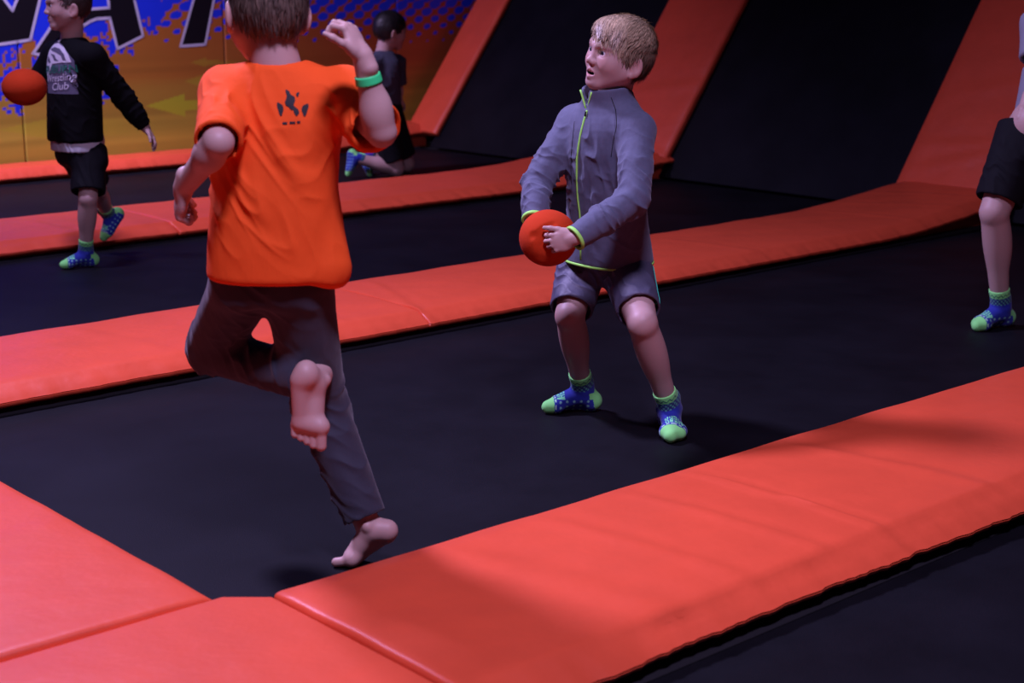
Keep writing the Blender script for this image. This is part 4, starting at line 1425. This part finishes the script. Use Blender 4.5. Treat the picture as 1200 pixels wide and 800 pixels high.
# ---- boy in the black top, left ---------------------------------------------------------------
fig = Figure((-2.05, 7.42, 0), 'boy in a black long-sleeved top with a wrestling club print, stepping off a pad')
ho, hR = frame((-2.062, 7.40, 1.238), (-0.90, -0.43, -0.04), (0, 0, 1))
hs = 1.04
Sh = Shape()
head(Sh, ho, hR, hs)
Sh.cap(ho + hR @ V3(0, -0.022, -0.050) * hs, V3(-2.060, 7.43, 1.07), 0.046, 0.052, 0.03)
sR, sL = V3(-2.165, 7.52, 1.005), V3(-1.940, 7.33, 1.005)
eL, wL = V3(-1.830, 7.43, 0.805), V3(-1.752, 7.47, 0.672)
eR, wR = V3(-2.285, 7.53, 0.840), V3(-2.270, 7.36, 0.880)
Sa = Shape(); hand(Sa, wL + V3(0.005, 0, -0.008), (0.55, 0.10, -0.85), (-0.7, -0.3, -0.5), right=False, s=0.95, curl=(0.45, 0.4, 0.4, 0.35), thumb=(0.6, 0.5), spread=0.16)
Sa.cap(wL, eL, 0.022, 0.028)
Sb = Shape(); hand(Sb, wR, (0.45, -0.75, -0.05), (0.35, -0.55, -0.1), right=True, s=0.85, curl=(0.3, 0.3, 0.3, 0.3))
Sb.cap(wR, eR, 0.022, 0.028)
hipR, hipL = V3(-2.095, 7.48, 0.55), V3(-2.010, 7.43, 0.55)
kL, aL = V3(-2.000, 7.325, 0.345), V3(-2.048, 7.40, 0.077)
kR, aR = V3(-2.025, 7.60, 0.345), V3(-2.035, 7.80, 0.200)
Sl = Shape(); leg(Sl, hipL, kL, aL, (0.06, 0.045, 0.041, 0.030)); leg(Sl, hipR, kR, aR, (0.06, 0.045, 0.041, 0.030))
Sl.ell((-2.04, 7.45, 0.60), (0.10, 0.10, 0.10)); Sl.cap((-2.04, 7.45, 0.6), (-2.06, 7.44, 1.02), 0.08, 0.07)
fig.add('body', [(Sh, 0.0027), (Sa, 0.0022), (Sb, 0.003), (Sl, 0.0045)], M_SKIN, color=head_colors(ho, hR, hs, hair=(0.08, 0.055, 0.04)))
eyes(fig, ho, hR, hs, iris=(0.08, 0.06, 0.05))
hair(fig, ho, hR, hs, (0.055, 0.040, 0.032), n=1800, flow=flow_down, length=(0.012, 0.026), width=0.0016, shell=hair_shell(ho, hR, hs, thick=0.006), label='short dark hair', h=0.003, seed=8)
St = Shape()
yawL = math.radians(-42)
top = [(0.60, -2.075, 7.44, 0.150, 0.112), (0.72, -2.070, 7.44, 0.146, 0.112), (0.86, -2.064, 7.44, 0.146, 0.108), (0.96, -2.056, 7.435, 0.148, 0.104), (1.02, -2.055, 7.43, 0.128, 0.090), (1.06, -2.058, 7.43, 0.085, 0.070), (1.085, -2.060, 7.43, 0.060, 0.060)]
St.loft(top, yawL, n=2.3, rr=0.02)
for (s_, e_, w_) in ((sR, eR, wR), (sL, eL, wL)):
    St.cap(V3(-2.06, 7.43, 1.02), s_, 0.045, 0.055, 0.05); St.cap(s_, e_, 0.058, 0.052, 0.03); St.cap(e_, e_ * 0.4 + w_ * 0.6, 0.052, 0.046, 0.02)
    ax = nrm(w_ - e_); St.cyl(e_ * 0.6 + w_ * 0.4, w_ + ax * 0.004, 0.047, 0.036, 0.02); St.cyl(w_ - ax * 0.012, w_ + ax * 0.03, 0.029, None, 0.004, 's')
St.cap((-2.060, 7.43, 1.066), (-2.062, 7.43, 1.15), 0.054, 0.06, 0.004, 's')
St.ell((-2.075, 7.44, 0.59), (0.125, 0.11, 0.03), None, 0.004, 's')
pk = [(eL, (0.5, 0.2, -1), 0.04, 0.007, 0.09), (sL * 0.5 + eL * 0.5, (0.5, 0, -0.8), 0.05, 0.006, 0.08), ((-2.07, 7.33, 0.70), (0.2, 0.2, 1), 0.07, 0.006, 0.12), ((-2.0, 7.33, 0.9), (0.7, 0, 0.6), 0.06, 0.006, 0.1), (wL, (0.5, 0.2, -1), 0.03, 0.004, 0.06)]
fig.add('sweatshirt', St, M_SWEAT, 0.0036, 1, packs=pk)
Su = Shape().loft([(0.558, -2.070, 7.44, 0.138, 0.104), (0.63, -2.072, 7.44, 0.136, 0.102)], yawL, n=2.3, rr=0.006)
fig.add('undershirt', Su, M_WHITE, 0.0036, 1, packs=[((-2.05, 7.34, 0.57), (1, 0, 0.2), 0.05, 0.003, 0.12)], label='pale undershirt hem showing below the black top')
Ss = Shape(); Ss.loft([(0.49, -2.045, 7.45, 0.135, 0.105), (0.60, -2.065, 7.44, 0.130, 0.098)], yawL, n=2.2, rr=0.03)
for (h_, k_, f_) in ((hipR, kR, 0.86), (hipL, kL, 0.88)):
    e_ = h_ + (k_ - h_) * f_; a_ = nrm(k_ - h_)
    Ss.cyl(h_ - a_ * 0.02, e_, 0.080, 0.080, 0.03, rr=0.006); Ss.cyl(e_ - a_ * 0.05, e_ + a_ * 0.05, 0.064, 0.068, 0.004, 's')
fig.add('shorts', Ss, M_SHORTS_BLACK, 0.0040, 1, packs=[((-2.02, 7.36, 0.45), (1, 0.2, 0.2), 0.05, 0.006, 0.12)])
fo, fR = frame(aL, (-0.93, -0.42, 0), (0, 0, 1)); sock(fig, fo, fR, nrm(kL - aL), 0.98, inner=-1, h=0.0028)
fo, fR = frame(aR, (-0.50, -0.45, -0.78), (-0.55, -0.30, 0.55)); sock(fig, fo, fR, nrm(kR - aR), 0.98, inner=1, h=0.0028)
# chest print
prC, prR, prN = V3(-2.150, 7.30, 0.955), V3(0.80, -0.60, 0), V3(0.60, 0.80, 0)
kw = dict(right=prR, up=(0, 0, 1), into=prN)
def put(name, V2, F2, m, dx, dz, lift, label=None, bend=None):
    decal(fig, name, 'sweatshirt', [((v[0] + dx) * 1.30, (v[1] + dz) * 1.04) for v in V2], F2, m, prC, prR, (0, 0, 1), prN, lift, label, bend=bend)
v, f = poly_grid([(-0.062, -0.120), (0.082, -0.118), (0.082, 0.030), (0.060, 0.055), (0.02, 0.095), (-0.02, 0.115), (-0.055, 0.085), (-0.075, 0.03)], 0.008)
put('print', v, f, M_PRINT_GREY, 0, 0, 0.0015, 'grey shield of the chest print')
def printed(shapes, m, lift, label):
    V2, F2 = [], []
    for sp in shapes:
        v, f = poly_grid(sp, 0.009); b = len(V2)
        V2.extend((p[0], p[1]) for p in v); F2.extend(tuple(b + i for i in q) for q in f)
    put('print', V2, F2, m, 0, 0, lift, label)
printed([[(-0.070, 0.030), (-0.058, 0.072), (-0.032, 0.098), (-0.006, 0.104), (0.030, 0.086), (0.058, 0.056), (0.072, 0.022), (0.030, 0.020), (-0.024, 0.012), (-0.042, -0.022), (-0.060, -0.050), (-0.074, -0.010)],
         [(-0.016, 0.112), (0.004, 0.122), (-0.002, 0.106)]], M_PRINT_WHITE, 0.0040, 'white plumed head emblem')
printed([[(-0.050, 0.074), (-0.022, 0.086), (0.012, 0.080), (0.040, 0.056), (0.050, 0.030), (0.036, 0.028), (0.024, 0.050), (-0.004, 0.062), (-0.024, 0.066)],
         [(-0.040, 0.056), (-0.012, 0.052), (-0.002, 0.036), (0.016, 0.026), (-0.012, 0.026), (-0.022, 0.040)],
         [(-0.060, 0.044), (-0.046, 0.034), (-0.034, 0.018), (-0.048, 0.014), (-0.064, 0.024)],
         [(-0.062, 0.004), (-0.048, 0.000), (-0.050, -0.022), (-0.060, -0.030)]], M_PRINT_GREY, 0.0052, 'dark zigzags of the emblem')
arc = lambda x: 0.05 * x
v, f = text_mesh('AUBURN', 0.050, 0.0); put('print', [(p[0] * 0.85, p[1]) for p in v], f, M_PRINT_GREEN, 0.008, -0.012, 0.0060, 'green lettering', arc)
v, f = text_mesh('Wrestling', 0.046, 0.15); put('print', [(p[0] * 0.80, p[1]) for p in v], f, M_PRINT_WHITE, 0.010, -0.050, 0.0060, 'white lettering', lambda x: 0.10 * x)
v, f = text_mesh('Club', 0.046, 0.15); put('print', [(p[0] * 0.95, p[1]) for p in v], f, M_PRINT_WHITE, 0.016, -0.088, 0.0060, 'white lettering', lambda x: 0.10 * x)
ball((-2.232, 7.225, 0.870), 0.098, 'orange ball held out by the boy in the black top at the left', squash=(1.03, 0.98, 0.86), h=0.004)

# ---- kneeling boy, far away ------------------------------------------------------------------
fig = Figure((-0.88, 10.9, 0), 'dark-haired boy in a slate T-shirt kneeling near the painted wall')
ho, hR = frame((-0.830, 10.92, 1.000), (0.86, 0.50, -0.18), (0.1, 0, 1))
hs = 1.16
Sh = Shape(); head(Sh, ho, hR, hs)
Sh.cap(ho + hR @ V3(0, -0.022, -0.05) * hs, V3(-0.885, 10.90, 0.83), 0.050, 0.058, 0.03)
sR, sL, eR, wR, eL, wL = V3(-0.945, 10.775, 0.775), V3(-0.800, 11.01, 0.775), V3(-0.900, 10.79, 0.560), V3(-0.790, 11.0, 0.520), V3(-0.80, 11.05, 0.57), V3(-0.82, 11.06, 0.40)
Sa = Shape(); Sa.cap(sR, eR, 0.044, 0.036); Sa.cap(eR, wR, 0.036, 0.026); hand(Sa, wR, (0.45, 0.7, -0.55), (-0.3, 0.3, -0.5), right=True, s=1.0, curl=(0.5,) * 4)
Sa.cap(sL, eL, 0.044, 0.036); Sa.cap(eL, wL, 0.036, 0.026); hand(Sa, wL, (0.1, 0.0, -0.95), (0, -1, 0), right=False, s=1.0, curl=(0.5,) * 4)
hp1, hp2 = V3(-0.915, 10.80, 0.43), V3(-0.870, 11.0, 0.43)
k1, k2, a1, a2 = V3(-0.800, 10.80, 0.062), V3(-0.745, 11.05, 0.062), V3(-1.060, 10.74, 0.135), V3(-1.005, 10.92, 0.125)
Sl = Shape(); leg(Sl, hp1, k1, a1, (0.085, 0.056, 0.050, 0.036)); leg(Sl, hp2, k2, a2, (0.085, 0.056, 0.050, 0.036))
Sl.ell((-0.89, 10.9, 0.47), (0.12, 0.12, 0.11)); Sl.cap((-0.89, 10.9, 0.47), (-0.88, 10.9, 0.78), 0.09, 0.08)
fig.add('body', [(Sh, 0.0034), (Sa, 0.0030), (Sl, 0.005)], M_SKIN, color=head_colors(ho, hR, hs, hair=(0.03, 0.02, 0.02)))
eyes(fig, ho, hR, hs, iris=(0.05, 0.03, 0.02))
hair(fig, ho, hR, hs, (0.016, 0.013, 0.013), n=1500, flow=flow_down, length=(0.02, 0.04), width=0.002, shell=hair_shell(ho, hR, hs, thick=0.010), h=0.0036, seed=9)
St = Shape(); yawK = math.radians(-60)
St.loft([(0.46, -0.895, 10.90, 0.145, 0.115), (0.60, -0.893, 10.90, 0.150, 0.112), (0.72, -0.888, 10.90, 0.160, 0.108), (0.79, -0.880, 10.90, 0.140, 0.095), (0.83, -0.880, 10.90, 0.09, 0.07), (0.855, -0.880, 10.90, 0.065, 0.062)], yawK + math.pi, n=2.3, rr=0.02)
for s_, e_ in ((sR, eR), (sL, eL)):
    St.cap(V3(-0.88, 10.9, 0.79), s_, 0.05, 0.058, 0.05); q = s_ + (e_ - s_) * 0.75; a_ = nrm(e_ - s_)
    St.cyl(s_ - a_ * 0.02, q, 0.060, 0.066, 0.03, rr=0.006); St.cyl(q - a_ * 0.05, q + a_ * 0.05, 0.052, 0.056, 0.004, 's')
fig.add('shirt', St, M_TEE_SLATE, 0.0046, 1, packs=[((-0.90, 10.8, 0.6), (0.3, 0, 1), 0.07, 0.008, 0.15), ((-0.93, 10.78, 0.72), (0.8, 0, 0.4), 0.06, 0.006, 0.08)])
Ss = Shape(); Ss.loft([(0.38, -0.895, 10.90, 0.15, 0.125), (0.52, -0.893, 10.90, 0.145, 0.118)], yawK + math.pi, n=2.2, rr=0.03)
for h_, k_ in ((hp1, k1), (hp2, k2)):
    q = h_ + (k_ - h_) * 0.86; a_ = nrm(k_ - h_); Ss.cyl(h_ - a_ * 0.03, q, 0.11, 0.086, 0.035, rr=0.006)
fig.add('shorts', Ss, M_SHORTS_BLACK, 0.005, 1, packs=[((-0.87, 10.75, 0.3), (0.3, 0.2, 1), 0.07, 0.008, 0.15)])
fo, fR = frame(a1, (-0.10, -0.20, -0.95), (0.95, 0.1, 0.05)); sock(fig, fo + V3(0, 0, 0.0), fR, nrm(k1 - a1), 1.0, inner=1, h=0.0036)
fo, fR = frame(a2, (0.55, -0.35, -0.70), (0.75, 0.3, 0.5)); sock(fig, fo + V3(0, 0, 0.0), fR, nrm(k2 - a2), 1.0, inner=-1, h=0.0036)

# ---- child cut off by the right edge ---------------------------------------------------------
fig = Figure((1.97, 6.05, 0), 'child in black shorts and patterned socks standing at the right edge of the picture')
ho, hR = frame((2.13, 6.08, 1.43), (-0.80, -0.58, 0), (0, 0, 1))
hs = 1.12
Sh = Shape(); head(Sh, ho, hR, hs); Sh.cap(ho + hR @ V3(0, -0.022, -0.05) * hs, V3(2.15, 6.10, 1.25), 0.052, 0.060, 0.03)
sR, sL, eR, wR, eL, wL = V3(2.060, 6.24, 1.19), V3(2.255, 6.00, 1.19), V3(2.035, 6.12, 0.985), V3(1.955, 6.02, 0.835), V3(2.37, 5.95, 0.96), V3(2.30, 5.82, 0.80)
Sa = Shape(); Sa.cap(sR, eR, 0.045, 0.037); Sa.cap(eR, wR, 0.037, 0.026); hand(Sa, wR, (-0.22, -0.18, -0.95), (0.6, 0.6, 0), right=True, s=1.05, curl=(0.35,) * 4)
Sa.cap(sL, eL, 0.045, 0.037); Sa.cap(eL, wL, 0.037, 0.026); hand(Sa, wL, (-0.25, -0.3, -0.9), (-0.6, 0.5, 0), right=False, s=1.05, curl=(0.35,) * 4)
hp1, k1, a1 = V3(1.985, 6.09, 0.76), V3(1.868, 6.00, 0.478), V3(1.945, 6.085, 0.088)
hp2, k2, a2 = V3(2.10, 6.00, 0.76), V3(2.17, 5.95, 0.44), V3(2.30, 6.02, 0.088)
Sl = Shape(); leg(Sl, hp1, k1, a1, (0.086, 0.059, 0.053, 0.033)); leg(Sl, hp2, k2, a2, (0.086, 0.059, 0.053, 0.033))
Sl.ell((2.04, 6.05, 0.81), (0.12, 0.11, 0.11)); Sl.cap((2.06, 6.05, 0.8), (2.145, 6.11, 1.2), 0.09, 0.08)
fig.add('body', [(Sh, 0.004), (Sa, 0.0026), (Sl, 0.0042)], M_SKIN, color=head_colors(ho, hR, hs))
eyes(fig, ho, hR, hs)
hair(fig, ho, hR, hs, (0.10, 0.07, 0.05), n=900, flow=flow_down, length=(0.02, 0.04), width=0.002, shell=hair_shell(ho, hR, hs, thick=0.010), h=0.005, seed=11)
St = Shape(); yawK = math.radians(-50)
St.loft([(0.775, 2.070, 6.06, 0.140, 0.112), (0.95, 2.10, 6.08, 0.144, 0.110), (1.12, 2.140, 6.11, 0.160, 0.106), (1.20, 2.15, 6.12, 0.145, 0.095), (1.25, 2.15, 6.11, 0.09, 0.07), (1.275, 2.15, 6.11, 0.065, 0.062)], yawK, n=2.3, rr=0.02)
for s_, e_ in ((sR, eR), (sL, eL)):
    St.cap(V3(2.15, 6.11, 1.21), s_, 0.05, 0.060, 0.05); q = s_ + (e_ - s_) * 0.62; a_ = nrm(e_ - s_)
    St.cyl(s_ - a_ * 0.02, q, 0.062, 0.068, 0.03, rr=0.006); St.cyl(q - a_ * 0.05, q + a_ * 0.05, 0.053, 0.057, 0.004, 's')
fig.add('shirt', St, M_TEE_GREY, 0.005, 1)
Ss = Shape(); Ss.loft([(0.70, 2.040, 6.045, 0.148, 0.118), (0.84, 2.060, 6.06, 0.140, 0.110)], yawK, n=2.2, rr=0.03)
for h_, k_, f_ in ((hp1, k1, 0.86), (hp2, k2, 0.85)):
    q = h_ + (k_ - h_) * f_; a_ = nrm(k_ - h_); Ss.cyl(h_ - a_ * 0.03, q, 0.108, 0.090, 0.035, rr=0.006); Ss.cyl(q - a_ * 0.05, q + a_ * 0.05, 0.078, 0.080, 0.004, 's')
fig.add('shorts', Ss, M_SHORTS_BLACK, 0.0042, 1, packs=[((1.93, 6.0, 0.62), (0.3, 0.2, 1), 0.07, 0.007, 0.14)])
fo, fR = frame(a1, (-0.90, -0.42, -0.02), (0, 0, 1)); sock(fig, fo, fR, nrm(k1 - a1), 1.14, inner=-1, h=0.0024)
fo, fR = frame(a2, (-0.6, -0.8, 0), (0, 0, 1)); sock(fig, fo, fR, nrm(k2 - a2), 1.14, inner=1, h=0.004)
